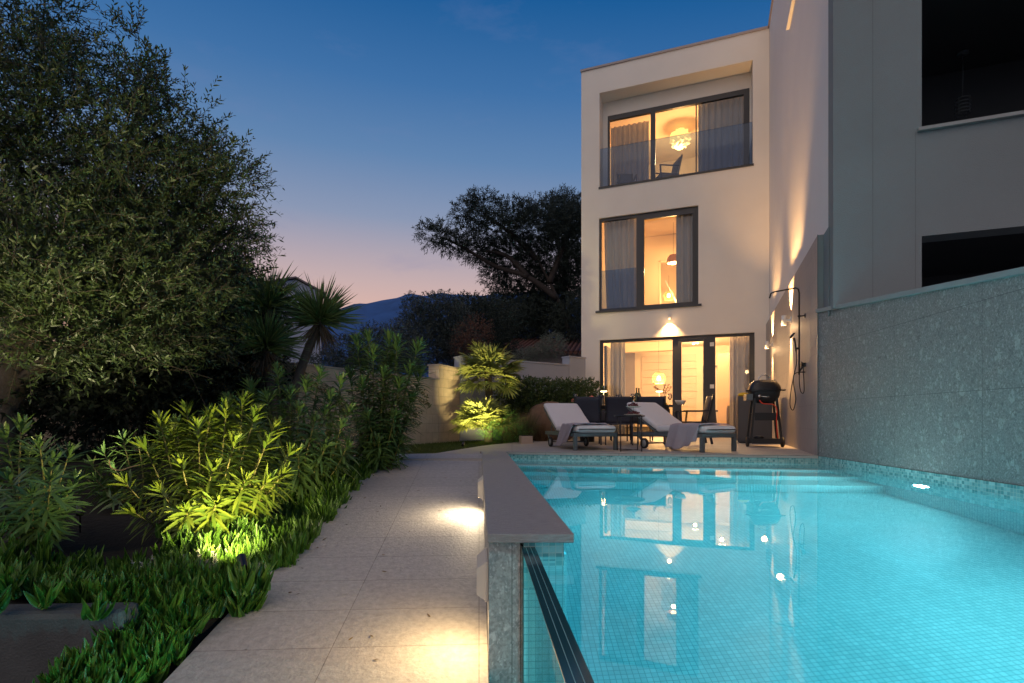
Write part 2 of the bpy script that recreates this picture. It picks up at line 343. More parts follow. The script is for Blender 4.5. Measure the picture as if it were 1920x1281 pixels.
M['poolled'] = mat('pool_led', (1, 1, 1), .5, emit=(.85, 1, 1), es=25)

# ------------------------------------------------------------------ ground (with a hole where the pool is)
xs = sorted(set([-600, -250, -100, -50, -30, -20, -14, -10, -8, -6.5] + list(np.arange(-5.5, -1.2, .2)) + [-1.16, -1.12, -.6, 0.10, 1.0, 2, 3, 4.4, 5, 6, 8, 12, 20, 40, 100, 300, 700]))
ys = sorted(set([-400, -100, -30, -12, -6, -4, -3, -2, -1, 0, .6, 1.2, 1.7, 1.99, 2.05] + list(np.arange(2.3, 6.2, .25)) + [6.5, 7, 8, 9, 10, 12, 14, 16, 20, 30, 60, 120, 300, 700]))
def gz(x0, y):
    if y > 13: return -.05 + min(6, (y - 13) * .05)
    z = -.80 + .1344 * y; z = min(-.045, z)
    if x0 < -1.14:
        zz = min(-.045, -.84 + .1344 * y); kk = min(1, max(0, (-1.14 - x0) / .45)); z = zz * (1 - kk) + max(zz, -.36) * kk
        z += (.05 * math.sin(x0 * 5.1 + y * 3) + .04 * math.sin(x0 * 2.3 - y * 6.1)) * (1 if y < 6 else .1)
        if y < 2.0 and x0 < -1.45: z = min(z, -.78)
        elif y < 2.0: z = min(z, -.50)
    elif x0 < .12: z -= .04
    return z
mb = MB(); V = [(x - SH * y if abs(y) < 20 else x, y, gz(x, y)) for x in xs for y in ys]; Fc = []
for i in range(len(xs) - 1):
    for j in range(len(ys) - 1):
        cx, cy = (xs[i] + xs[i + 1]) / 2, (ys[j] + ys[j + 1]) / 2
        if .1 < cx < 4.4 and -4 < cy < 6.95: continue
        a = i * len(ys) + j; Fc.append((a, a + len(ys), a + len(ys) + 1, a + 1))
mb.add(V, Fc); tag(mb.build('ground', M['soil'], smooth=True), kind='structure')

# path: a ramp of stone slabs rising to the terrace
ang = math.atan(SH)
pe = MB(); L0, L1 = -1.12, .034
def rp_(x0, y, dz=0): return (x0 * math.cos(ang), y, ramp_z(y) + dz)
ysr = [-3.0, 0, 2, 4, 5.72, 6.02]
o = MB()
for a, b_ in zip(ysr, ysr[1:]):
    o.prism([(L0, a), (L1, a), (L1, b_), (L0, b_)], -1.2, [-.78 + .1344 * a + (.0), -.78 + .1344 * a, -.78 + .1344 * b_, -.78 + .1344 * b_])
path = o.build('path', M['paving']); path.rotation_euler = (0, 0, ang); tag(path, kind='structure')
# terrace
dk = [(-1.58, 5.63), (-.31, 5.63), (-.42, 6.86), (-.055, 6.86), (3.55, 6.10), (3.62, 6.09), (5.78, 11.95), (1.55, 13.6), (.43, 10.6), (-.47, 8.37), (-.95, 6.52), (-1.9, 6.25)]
o = MB().prism(dk, -.3, .0); tag(o.build('terrace', M['deck']), kind='structure')

# ------------------------------------------------------------------ swimming pool
pool = empty('swimming_pool', (0, 0, 0), 0, 'turquoise mosaic swimming pool with a broad grey stone coping and a glass side', 'pool')
WZ = -.088
def RW(y): return 3.45 + .107 * (y - 5.66)          # right pool wall
BL, BR = (sx(.335, 6.80), 6.80), (RW(6.08), 6.08)   # back edge ends
Y0 = -3.2; YG = 1.97
mbf = MB(); poly = [(sx(.21, Y0), Y0), (RW(Y0), Y0), (RW(6.2), 6.2), (sx(.2, 6.9), 6.9)]
mbf.prism(poly, -1.5, -1.35); mbf.build('pool_floor', M['mosaic'], pool)
def strip(name, p, q, z0, z1, t, m_):
    """wall strip from p to q, inner face on the p-q line, thickness t to the outside (right of p->q)"""
    p, q = Vector((*p, 0)), Vector((*q, 0)); d = (q - p).normalized(); nn = Vector((-d.y, d.x, 0)) * t
    return MB().prism([tuple(p)[:2], tuple(q)[:2], tuple(q + nn)[:2], tuple(p + nn)[:2]], z0, z1)
BAND = -.21
bl, br_ = BL, BR
def pwall(p, q, t=.12, ztop=-.03, zb=-1.36):
    strip('', p, q, zb, BAND, t, None).build('mosaic_wall', M['mosaic'], pool)
    strip('', p, q, BAND, ztop, t, None).build('waterline_band', M['mosaic_band'], pool)
pwall(BL, BR, .12, -.03)
pwall(BR, (RW(Y0), Y0), .10, -.002)
pwall((RW(Y0), Y0), (sx(.21, Y0), Y0), .12)
pwall((sx(.315, YG), YG), BL, .15)
# steps along the back
def inset(d):
    b0, b1 = Vector((*BL, 0)), Vector((*BR, 0)); dd = (b1 - b0).normalized(); nn = Vector((dd.y, -dd.x, 0)) * d
    return (b0 + nn, b1 + nn)
for k, (d, z) in enumerate(((.62, -.34), (.98, -.62), (1.34, -.92))):
    a0, a1 = inset(0.003); c0, c1 = inset(d)
    MB().prism([(c0.x - .15, c0.y), (c1.x + .2, c1.y), (a1.x + .2, a1.y - .0), (a0.x - .15, a0.y)], -1.34 + .002 * k, z).build('pool_step', M['mosaic'], pool)
# left wall body: stone clad outside face, pillar end
MB().prism([(sx(.036, YG), YG), (sx(.152, YG), YG), (sx(.128, 6.1), 6.1), (sx(.036, 6.1), 6.1)], -1.2, -.034).build('wall_core', M['pillar'], pool)
MB().prism([(sx(.213, YG + .01), YG + .01), (sx(.314, YG + .01), YG + .01), (sx(.314, YG + .05), YG + .05), (sx(.213, YG + .05), YG + .05)], -1.35, BAND).build('end_mosaic', M['mosaic'], pool)
MB().prism([(sx(.213, YG + .01), YG + .01), (sx(.314, YG + .01), YG + .01), (sx(.314, YG + .05), YG + .05), (sx(.213, YG + .05), YG + .05)], BAND, -.034).build('end_band', M['mosaic_band'], pool)
# coping
cp = MB().prism([(sx(.030, 1.93), 1.93), (sx(.345, 1.93), 1.93), (sx(.345, 4.6), 4.6), (sx(.345, 6.87), 6.87), (sx(.03, 6.87), 6.87), (sx(.03, 4.6), 4.6)], -.030, 0.004)
cp.build('coping', M['coping'], pool, bevel=.004)
b0, b1 = Vector((*BL, 0)), Vector((*BR, 0)); dd = (b1 - b0).normalized(); nn = Vector((dd.y, -dd.x, 0))
e0, e1 = b0 + nn * .02 + dd * .02, b1 + nn * .02; f0, f1 = b0 - nn * .16 + dd * .02, b1 - nn * .16
MB().prism([(e0.x, e0.y), (e1.x, e1.y), (f1.x, f1.y), (f0.x, f0.y)], -.030, .006).build('edge_coping', M['deck'], pool, bevel=.003)
# glass side toward the camera: three bonded sheets
gp = empty('glass_panel'); gp.parent = pool
for a, b_ in ((.155, .1715), (.1735, .1885), (.1905, .2065)):
    MB().prism([(sx(a, -3.1), -3.1), (sx(b_, -3.1), -3.1), (sx(b_, YG + .03), YG + .03), (sx(a, YG + .03), YG + .03)], -1.1, -.056).build('glass_sheet', M['poolglass'], gp)
for a, b_, mm in ((.155, .1715, 'glassedge'), (.1735, .1885, 'glassedge'), (.1905, .2065, 'glassedge')):
    MB().prism([(sx(a, -3.1), -3.1), (sx(b_, -3.1), -3.1), (sx(b_, YG + .03), YG + .03), (sx(a, YG + .03), YG + .03)], -.0555, -.052).build('polished_edge', M[mm], gp)
for a in (.1717, .1887):
    MB().prism([(sx(a, -3.1), -3.1), (sx(a + .0016, -3.1), -3.1), (sx(a + .0016, YG + .03), YG + .03), (sx(a, YG + .03), YG + .03)], -.056, -.0515).build('interlayer', mat('interlayer', (.25, .55, .52), .3), gp)
MB().prism([(sx(.152, YG + .005), YG + .005), (sx(.160, YG - .02), YG - .02), (sx(.160, YG + .03), YG + .03), (sx(.150, YG + .03), YG + .03)], -1.1, -.05).build('steel_channel', M['chrome'], pool)
MB().prism([(sx(.036, Y0), Y0), (sx(.335, Y0), Y0), (sx(.335, YG), YG), (sx(.036, YG), YG)], -1.5, -1.101).build('glass_plinth', M['pillar'], pool)
# water body
wp = [(sx(.2068, Y0 + .002), Y0 + .002), (RW(Y0) + .03, Y0 + .002), (RW(6.0) + .03, 6.0), (BR[0] + .03, BR[1] + .06), (BL[0] - .03, BL[1] + .06), (sx(.33, YG + .03), YG + .03), (sx(.2068, YG + .03), YG + .03)]
wa = MB().prism(wp, -1.42, WZ).build('water', M['water']); tag(wa, kind='structure')
# the side bonded to the glass panel has no air gap: no second reflection there
m, N, L, b = newmat('water_at_glass'); N.remove(b); tb_ = N.new('ShaderNodeBsdfTransparent'); L.new(tb_.outputs[0], N['Material Output'].inputs[0])
va = N.new('ShaderNodeVolumeAbsorption'); va.inputs['Color'].default_value = (.01, .71, .83, 1); va.inputs['Density'].default_value = .50; L.new(va.outputs[0], N['Material Output'].inputs[1])
wa.data.materials.append(m)
for p_ in wa.data.polygons:
    if p_.normal.x < -.9 and p_.center.y < 1.0: p_.material_index = 1
# underwater lights in the right wall
for i, (y, z) in enumerate(((4.24, -.34), (1.7, -.34), (-.9, -.34))):
    x = RW(y); pl = empty('pool_light', (x, y, z), math.atan(.107) * -1); pl.parent = pool
    ml_ = MB(); ml_.m = Matrix.Rotation(R(-90), 4, 'Y')
    ml_.lathe([(0, .012), (.058, .010), (.062, 0)], n=24); ml_.build('lens', M['poolled'], pl)
    ml_ = MB(); ml_.m = Matrix.Rotation(R(-90), 4, 'Y'); ml_.lathe([(.062, 0), (.064, .013), (.080, .011), (.084, 0)], n=24); ml_.build('bezel', M['chrome'], pl)
    lamp('pool_light_beam', 'AREA', (-.05, 0, 0), 56, (.80, 1.0, .97), pl, aim=(-1, 0, -.12), size=.14)
lamp('pool_light_beam', 'AREA', (.32, 4.0, -.5), 13, (.80, 1.0, .97), pool, aim=(1, 0, -.1), size=.14)  # unseen area lamp at the left wall

# ------------------------------------------------------------------ garden wall right (terrazzo), grey building, white side wall, shower wall
tw = empty('terrazzo_wall', (0, 0, 0), 0, 'grey terrazzo stone wall with pale sloping cap rising from the right side of the pool', 'wall')
ya, yb = 6.115, -4.0
def capz(y): return 1.37 + (y - 3.3) * .112
MB().prism([(RW(yb) + .012, yb), (RW(yb) + .25, yb), (RW(ya) + .25, ya), (RW(ya) + .012, ya)], -1.3, [capz(yb) - .045, capz(yb) - .045, capz(ya) - .045, capz(ya) - .045]).build('stone_face', M['terrazzo'], tw)
MB().prism([(RW(yb) - .012, yb), (RW(yb) + .28, yb), (RW(ya) + .28, ya), (RW(ya) - .012, ya)], [capz(yb) - .044] * 2 + [capz(ya) - .044] * 2, [capz(yb)] * 2 + [capz(ya)] * 2).build('cap', M['cap'], tw, bevel=.004)
uu, nnv = Vector((.9364, -.351, 0)), Vector((.351, .9364, 0)); HR = -math.atan2(.351, .9364)
HO = Vector((1.735, 13.306, 0))
W_ = 4.258
# shower wall: local frame: x along u (0 = clad face), y along n, from near end
swo = HO + uu * 4.186                                  # far end at the facade
swn = empty('shower_wall', swo, HR, 'tall pale stone clad wall carrying the outdoor shower and two sconces', 'wall')
MB().box(0, .068, -6.13, -.004, -.05, 2.53).build('cladding', M['cladding'], swn)
MB().box(.060, .0685, -6.42, -6.132, 1.55, 2.525).box(.001, .0595, -6.134, -6.132, -.05, 2.525).build('end_face', M['greystucco'], swn)
MB().box(-.004, .004, -6.146, -6.136, -.05, 2.53).build('corner_trim', M['alu'], swn)
nb = empty('neighbouring_house', HO + uu * W_, HR, 'tall neighbouring house with a pale side wall and a dark grey front with open loggias', 'house')
# white side wall (x=0 plane), y from 0 (facade) toward camera -6.58, with a high opening
o = MB(); o.m = Matrix.Rotation(R(90), 4, 'Z')       # builds in x(->y) z ; y -> -x
o.wall([-6.33, -6.0, -5.6, -3.2, 6.6], [-.3, 1.6, 6.92, 8.6, 9.16], [(-5.6, -3.2, 6.92, 8.6), (-6.33, -6.0, -.3, 1.6)], -.25, 0)
sw_ = o.build('side_wall', M['stucco2'], nb)
MB().box(-.05, .12, -5.62, -3.19, 6.885, 6.917).build('window_sill', M['white'], nb)
MB().box(.12, .16, -5.6, -3.2, 6.92, 8.6).build('side_window', M['pane'], nb)
MB().box(-.03, .28, -6.5, 6.6, 9.162, 9.215).build('parapet_cap', M['trim'], nb)
# grey front
og = MB(); ow = 6.0
og.wall([.0, .78, .80, 2.9, 3.1, ow], [1.6, 2.27, 3.36, 5.9, 9.16], [(.78, 2.9, 1.6, 2.27), (.78, 2.9, 3.36, 5.9), (3.1, ow - .3, 3.36, 5.9), (3.1, ow - .3, 1.6, 2.27)], -6.58, -6.331)
og.build('front_wall', M['greystucco'], nb)
MB().box(.74, 2.95, -6.625, -6.32, 3.325, 3.358).build('loggia_sill', M['cap'], nb)
MB().box(3.06, ow, -6.625, -6.32, 3.325, 3.358).build('loggia_sill', M['cap'], nb)
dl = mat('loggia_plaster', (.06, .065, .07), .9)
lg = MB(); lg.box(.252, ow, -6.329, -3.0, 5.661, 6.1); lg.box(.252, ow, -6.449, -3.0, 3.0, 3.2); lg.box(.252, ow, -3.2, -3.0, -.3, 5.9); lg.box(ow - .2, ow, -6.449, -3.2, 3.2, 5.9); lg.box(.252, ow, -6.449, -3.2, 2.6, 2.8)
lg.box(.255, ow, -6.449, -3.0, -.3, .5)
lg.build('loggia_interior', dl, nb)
# joints in the render of the front
MB().box(.355, .361, -6.5825, -6.58, 1.2, 9.1).build('render_joint', mat('joint_line', (.17, .19, .2), .9), nb)
MB().box(.725, .730, -6.5825, -6.58, 1.2, 3.33).build('render_joint', bpy.data.materials['joint_line'], nb)
# terrace ground behind the terrazzo wall
MB().prism([(RW(ya) + .26, ya - .3), (RW(-4) + .26, -4), (9, -4), (9, 6)], -.5, .5).build('pavement', M['cap'])['kind'] = 'structure'
# loggia lamp
lgl = empty('loggia_pendant', (6.44, 7.6, 5.66), 0, 'unlit cage pendant lamp hanging in the dark loggia of the grey house', 'pendant lamp')
MB().lathe([(0, 0), (.07, -.002), (.07, -.03), (0, -.032)], n=16).build('ceiling_rose', M['alu'], lgl, True)
MB().tube([(0, 0, -.03), (.004, 0, -.3), (-.003, 0, -.62)], .007, 6).build('cable', M['alu'], lgl, True)
o = MB()
for k in range(5): o.lathe([(.085, -.68 - k * .05), (.092, -.675 - k * .05), (.092, -.665 - k * .05), (.085, -.66 - k * .05), (.085, -.68 - k * .05)], n=20)
for k in range(4):
    a = k * math.pi / 2 + .4; o.tube([(.088 * math.cos(a), .088 * math.sin(a), -.66), (.088 * math.cos(a), .088 * math.sin(a), -.90)], .005, 5)
o.build('cage', M['alu'], lgl, True)

# ------------------------------------------------------------------ the villa
H = empty('villa', HO, HR, 'cream three storey villa with lit black framed windows and a recessed top balcony', 'house')
BAL = (.456, 3.917, 6.145, 8.48); MID = (.443, 2.763, 3.09, 5.385); DOR = (.457, 3.957, 0.0, 2.37)
xs_ = sorted({0, W_ - .004, BAL[0], BAL[1], MID[1], MID[0], DOR[0], DOR[1]}); zs_ = sorted({-.3, 9.1, 0, 2.37, 3.09, 5.385, 6.145, 8.48})
MB().wall(xs_, zs_, [BAL, MID, DOR], 0, .30).build('facade_wall', M['stucco'], H)
DP = 6.0
o = MB(); o.box(0, .25, .3, DP, -.3, 9.1); o.box(W_ - .25, W_ - .004, .3, DP, -.3, 9.1); o.box(.25, W_ - .25, DP - .2, DP, -.3, 9.1)
o.build('outer_wall', M['stucco'], H)
MB().box(-.02, W_ - .032, -.03, DP, 9.102, 9.15).build('roof_edge', M['trim'], H)
MB().box(.25, W_ - .25, .3, DP - .2, 8.85, 9.1).build('roof', M['stucco'], H)
# balcony recess
o = MB(); o.box(.25, W_ - .25, .301, .449, 8.481, 8.84)
o.wall([.25, .581, 3.875, W_ - .25], [5.95, 6.145, 8.12, 8.48], [(.581, 3.875, 6.145, 8.12)], .45, .55)
o.box(.251, .455, .3, .449, 6.0, 8.48); o.box(3.918, W_ - .251, .3, .449, 6.0, 8.48)
o.build('recess_wall', M['stucco'], H)
o = MB(); o.box(.25, W_ - .25, .301, DP - .2, 5.85, 6.14); o.box(.25, W_ - .25, .301, DP - .2, 2.78, 3.0); o.box(.25, W_ - .25, .301, DP - .2, -.28, -.02)
o.build('floor_slab', M['roomfloor'], H)
MB().box(DOR[0], DOR[1], -.02, .32, -.1, .0065).build('threshold', M['frame'], H)
# rooms
for (z0, z1, dep, y0) in ((0, 2.77, 4.9, .305), (3.005, 5.84, 4.6, .305), (6.145, 8.475, 4.2, .555)):
    o = MB(); o.box(.252, .30, y0, dep, z0, z1); o.box(W_ - .30, W_ - .252, y0, dep, z0, z1); o.box(.301, W_ - .301, dep - .06, dep, z0, z1)
    o.box(.301, W_ - .301, y0, dep - .061, z1 - .04, z1)
    o.build('interior_wall', M['room'], H)
# interior features
o = MB(); o.box(.5, 2.0, 3.2, 3.5, 2.45, 2.72); o.build('ceiling_beam', M['room'], H)
o = MB()
for k in range(9): o.box(.9, 2.6, 4.80, 4.835, .35 + k * .24, .35 + k * .24 + .225)
o.build('panelled_wall', mat('panelling', (.62, .50, .38), .6), H)
o = MB().box(2.85, 3.5, 4.72, 4.836, 0, 2.0); o.build('interior_door', mat('door_paint', (.60, .55, .46), .5), H)
o = MB().box(2.80, 2.848, 4.70, 4.836, 0, 2.05).box(3.502, 3.55, 4.70, 4.836, 0, 2.05).box(2.80, 3.55, 4.70, 4.836, 2.052, 2.10); o.build('door_casing', M['alu'], H)
o = MB().box(3.2, 3.9, 2.4, 3.0, 0, 2.2); o.build('kitchen_unit', mat('kitchen_front', (.42, .30, .20), .5), H)
# upstairs interior: door opening with white frame, staircase rail
o = MB().box(1.60, 1.66, 3.0, 3.1, 3.0, 5.0).box(1.66, 2.5, 3.0, 3.1, 5.0, 5.06).box(.301, 1.6, 3.03, 3.1, 3.0, 5.79).box(1.6, 3.9, 3.03, 3.1, 5.061, 5.79)
o.build('partition_wall', M['room'], H)
o = MB().bar((1.75, 3.6, 4.6), (2.35, 3.6, 3.3), .035, .035).bar((1.85, 3.7, 3.9), (2.15, 3.7, 3.3), .03, .03).box(1.66, 3.2, 3.9, 3.95, 3.0, 3.45)
o.build('stair_rail', M['white'], H)
def window(name, x0, x1, z0, z1, y, fr, splits, panes, label=None, mats=None):
    """frame + panes in the plane y..y+.07 ; splits = list of (x0,x1) mullions"""
    wd = empty(name); wd.parent = H
    if label: wd['label'] = label
    o = MB(); xs2 = sorted([x0, x1, x0 + fr[0], x1 - fr[1]] + [v for s_ in splits for v in s_]); zs2 = [z0, z0 + fr[2], z1 - fr[3], z1]
    ops = []; e = [x0 + fr[0]] + [v for s_ in splits for v in s_] + [x1 - fr[1]]
    for k in range(0, len(e), 2): ops.append((e[k], e[k + 1], z0 + fr[2], z1 - fr[3]))
    o.wall(xs2, zs2, ops, y, y + .08); o.build('frame', M['frame'], wd, bevel=0)
    for k, (a, b_, c, d) in enumerate(ops):
        MB().box(a - .01, b_ + .01, y + .035, y + .045, c - .01, d + .01).build('pane', M[(mats or ['pane'] * 9)[k]], wd)
    return wd
w3 = window('balcony_window', .581, 3.875, 6.142, 8.118, .44, (.045, .12, .05, .12), [(1.64, 1.752), (2.69, 2.72)], None, 'wide sliding balcony window with curtains behind it', ['pane', 'pane', 'pane'])
bl_ = MB().box(BAL[0] + .012, BAL[1] - .012, .03, .045, 6.15, 7.11).build('balustrade', M['skypane'], H)
MB().box(BAL[0] - .02, BAL[1] + .02, -.02, .10, 6.105, 6.149).build('balcony_rail', M['frame'], H)
w2 = window('bedroom_window', .443, 2.763, 3.09, 5.385, .06, (.047, .095, .06, .07), [(1.344, 1.50)], None, 'two part window of the middle floor', ['pane', 'pane'])
MB().box(1.50, 2.668, .02, .059, 5.22, 5.312).box(1.50, 1.535, .02, .059, 3.15, 5.22).box(2.633, 2.668, .02, .059, 3.15, 5.22).box(1.50, 2.668, .02, .059, 3.10, 3.16).build('sash', M['frame'], w2)
MB().box(.49, 1.34, .03, .042, 3.12, 4.09).build('safety_glass', M['skypane'], w2)
MB().box(.365, 2.835, -.045, .055, 3.042, 3.088).build('sill', M['frame'], w2)
w1 = window('terrace_door', .457, 3.957, .008, 2.368, .06, (.075, .105, .05, .06), [(2.184, 2.315), (2.944, 3.135)], None, 'wide terrace door with three glazed leaves standing lit')
MB().box(2.315, 2.39, .03, .058, .06, 2.30).box(2.87, 2.944, .03, .058, .06, 2.30).box(2.391, 2.869, .03, .058, 2.225, 2.30).box(2.391, 2.869, .03, .058, .06, .14).build('sash', M['frame'], w1)
for z in (2.148, 1.175):
    MB().box(3.015, 3.105, .045, .0585, z - .045, z + .045).build('sensor', M['white'], w1)
MB().box(.545, .585, .03, .058, 1.0, 1.25).build('handle', M['chrome'], w1)
# open leaf of the terrace door, folded inward on the left
MB().box(.54, .60, .16, .75, .02, 2.25).build('open_leaf', M['frame'], w1)

def curtain(x0, x1, y, z0, z1, label, amp=.045, wl=.13, m_='curtain', seed=0, gather=0):
    nu = max(20, int((x1 - x0) / .012)); rr_ = random.Random(seed); ph = [rr_.uniform(0, 6) for _ in range(4)]
    def fn(u_, v_):
        x = x0 + (x1 - x0) * u_; s = 2 * math.pi * x / wl
        x += gather * (1 - v_) * (x1 - x) * .35 * math.sin(min(1, (1 - v_)) * 1.4)
        return (x, y + amp * (math.sin(s + ph[0] + .6 * math.sin(x * 9 + ph[1])) * .7 + .3 * math.sin(s * 1.7 + ph[2])) * (.75 + .25 * (1 - v_)), z0 + (z1 - z0) * v_)
    p = HO
    o = MB().grid(fn, nu, 8).build('curtain', M[m_], None, True, solid=.004); o.location = HO; o.rotation_euler = (0, 0, HR)
    return tag(o, label, 'curtain', 'curtains behind the villa windows')
M['sheer'] = mat('sheer_curtain', (.30, .32, .36), .9)
curtain(.50, 1.50, 1.35, 6.15, 8.3, 'grey curtain behind the left pane of the top balcony window', seed=1)
curtain(2.75, 3.9, .72, 6.15, 8.3, 'long dark sheer curtain behind the right pane of the top balcony window', m_='sheer', seed=2)
curtain(.50, 1.30, .38, 3.02, 5.6, 'grey curtain gathered behind the left pane of the middle floor window', seed=3, gather=.25)
curtain(2.25, 2.9, .38, 3.02, 5.6, 'blue grey curtain covering the right part of the middle floor window', m_='sheer', seed=4)
curtain(.66, 1.02, .42, .02, 2.4, 'beige curtain at the left end of the lit terrace door', m_='curtain', seed=5)
curtain(3.45, 3.92, .42, .02, 2.4, 'pale curtain behind the right leaf of the terrace door', m_='curtain', seed=6)

# lit lamps inside
def hw(x, y, z): 
    v = HO + uu * x + nnv * y; return Vector((v.x, v.y, z))
def ruffle_ball():
    v = hw(2.25, 2.2, 8.10); e = empty('ruffled_pendant', v, 0, 'glowing ruffled ball pendant lamp in the top floor window', 'pendant lamp')
    o = MB(); rr_ = random.Random(3)
    def sph(r0, sd):
        def fn(u_, v_):
            th, ph = u_ * 2 * math.pi, v_ * math.pi
            r = r0 * (1 + .13 * math.sin(9 * th + 3 * math.sin(ph * 5 + sd)) * math.sin(ph) + .07 * math.sin(13 * ph + 4 * th + sd))
            return (r * math.sin(ph) * math.cos(th), r * math.sin(ph) * math.sin(th), r * .95 * math.cos(ph))
        return fn
    o.grid(sph(.26, 0), 72, 36); o.build('shade', M['glow2'], e, True)
    MB().tube([(0, 0, .22), (0, 0, .37)], .004, 5).build('cord', M['black'], e)
    lamp('pendant_bulb', 'POINT', (0, 0, -.45), 120, WARM, e, size=.15); return e
ruffle_ball()
def basket(v, r, label, top, energy, rings=7, ribs=14):
    e = empty('basket_pendant', v, 0, label, 'pendant lamp'); o = MB()
    def pr(t): return (r * (.30 + .85 * math.sin(t * math.pi * .80)) if t > .12 else r * (.18 + t), r * (1.35 - 2.3 * t))
    for k in range(rings):
        t = .12 + .85 * k / (rings - 1); rad, z = pr(t); o.tube([(rad * math.cos(a), rad * math.sin(a), z) for a in np.linspace(0, 2 * math.pi, 25)], .004, 4, False)
    for k in range(ribs):
        a = 2 * math.pi * k / ribs; o.tube([(pr(t)[0] * math.cos(a), pr(t)[0] * math.sin(a), pr(t)[1]) for t in np.linspace(.02, .97, 12)], .003, 4)
    o.build('shade', mat('rattan', (.45, .22, .06), .6, emit=(1, .5, .1), es=.35), e)
    MB().lathe([(0, .07), (.03, .06), (.05, .02), (.05, -.02), (.03, -.05), (0, -.06)], n=16).build('bulb', M['bulb'], e, True)
    MB().tube([(0, 0, r * 1.2), (0, 0, top - v.z)], .004, 5).build('cord', M['wood'], e)
    lamp('pendant_bulb', 'POINT', (0, 0, -r - .02), energy, WARM, e, size=.05); return e
basket(hw(1.74, 1.5, 1.50), .15, 'glowing wire basket pendant lamp behind the ground floor door', 2.72, 185)
basket(hw(1.86, 3.4, 4.10), .13, 'round woven pendant lamp lit deep in the middle floor room', 4.7, 45)
e = empty('dome_pendant', hw(2.08, 2.0, 4.70), 0, 'pinkish dome pendant lamp glowing beside the middle floor curtain', 'pendant lamp')
MB().lathe([(.04, .20), (.10, .18), (.16, .10), (.175, 0), (.165, -.04), (.155, -.04), (.165, 0), (.15, .09), (.09, .17)], n=24).build('shade', mat('pink_shade', (.55, .28, .18), .6), e, True)
MB().lathe([(0, .02), (.06, 0), (.08, -.03), (.05, -.07), (0, -.085)], n=16).build('bulb', M['glow'], e, True)
MB().tube([(0, 0, .2), (0, 0, 1.08)], .004, 5).build('cord', M['black'], e)
lamp('pendant_bulb', 'POINT', (0, 0, -.2), 90, WARM, e, size=.05)
for k, (x, y, z) in enumerate(((2.5, 1.2, 2.66), (2.6, 3.4, 2.66), (3.3, 1.7, 2.66))):
    e = empty('ceiling_spotlight', hw(x, y, z), 0, ['cluster of small lit spotlights on the ceiling nearest the door mullion', 'lit ceiling spotlight above the interior door', 'lit ceiling spotlight above the kitchen unit'][k], 'ceiling lamp', 'ceiling spotlights in the ground floor room')
    MB().lathe([(0, .05), (.05, .05), (.05, .03), (.015, .03), (.015, 0)], n=12).build('mount', M['white'], e)
    for j in range(3):
        a = 2.1 * j; MB().lathe([(0, 0), (.026, -.005), (.03, -.03), (0, -.035)], (.07 * math.cos(a), .07 * math.sin(a), 0), n=12).build('spot', M['bulb'], e, True)
    lamp('spot_light', 'POINT', (0, 0, -.15), 80, WARM2, e, size=.03)

# ------------------------------------------------------------------ facade lamp and sconces
def sconce(v, rz, label, up, down, hgt=.15, r=.036, group='cylindrical wall sconces', pw=1, ang=52, glow=0, bz=.03):
    e = empty('wall_sconce', v, rz, label, 'wall lamp', group)      # local +x points away from the wall
    c = .10
    MB().lathe([(0, hgt / 2), (r, hgt / 2), (r, -hgt / 2), (r - .004, -hgt / 2), (r - .004, hgt / 2 - .01), (0, hgt / 2 - .01)], (c, 0, 0), n=20).build('housing', M['white'], e, True)
    MB().box(0, .014, -.03, .03, -.05, .05).box(.014, c - r + .002, -.012, .012, -.015, .015).build('bracket', M['white'], e)
    MB().lathe([(0, -hgt / 2 + .01), (r - .006, -hgt / 2 + .008)], (c, 0, 0), n=20).build('lens', M['bulb'], e)
    if up: lamp('upward_beam', 'SPOT', (c - .01, 0, hgt / 2 + .02), up, WARM, e, aim=(-.16, 0, 1), size=.02, angle=ang+30, blend=.9)
    if down: lamp('downward_beam', 'SPOT', (c - .01, 0, -hgt / 2 - .02), down, WARM, e, aim=(-.12, 0, -1), size=.02, angle=ang, blend=.9)
    if glow: lamp('facade_fill', 'POINT', (c + .05, 0, -hgt / 2 - .03), glow, WARM2, e, size=.05)  # omni light added at the sconce to brighten the facade
    return e
ms_ = MB
p = swo - nnv * 1.36; sconce(Vector((p.x, p.y, 1.90)), HR + math.pi, 'white cylinder sconce on the shower wall, far one near the villa facade', 330, 230, glow=3)
p = swo - nnv * 3.98; sconce(Vector((p.x, p.y, 1.93)), HR + math.pi, 'white cylinder sconce on the shower wall, beside the shower riser', 430, 230, glow=2.5)
p = hw(2.127, 0, 2.80); sconce(p, HR - math.pi / 2, 'small white downlight on the villa facade above the terrace door', 0, 110, .09, .032, 'cylindrical wall sconces', ang=105, glow=1)

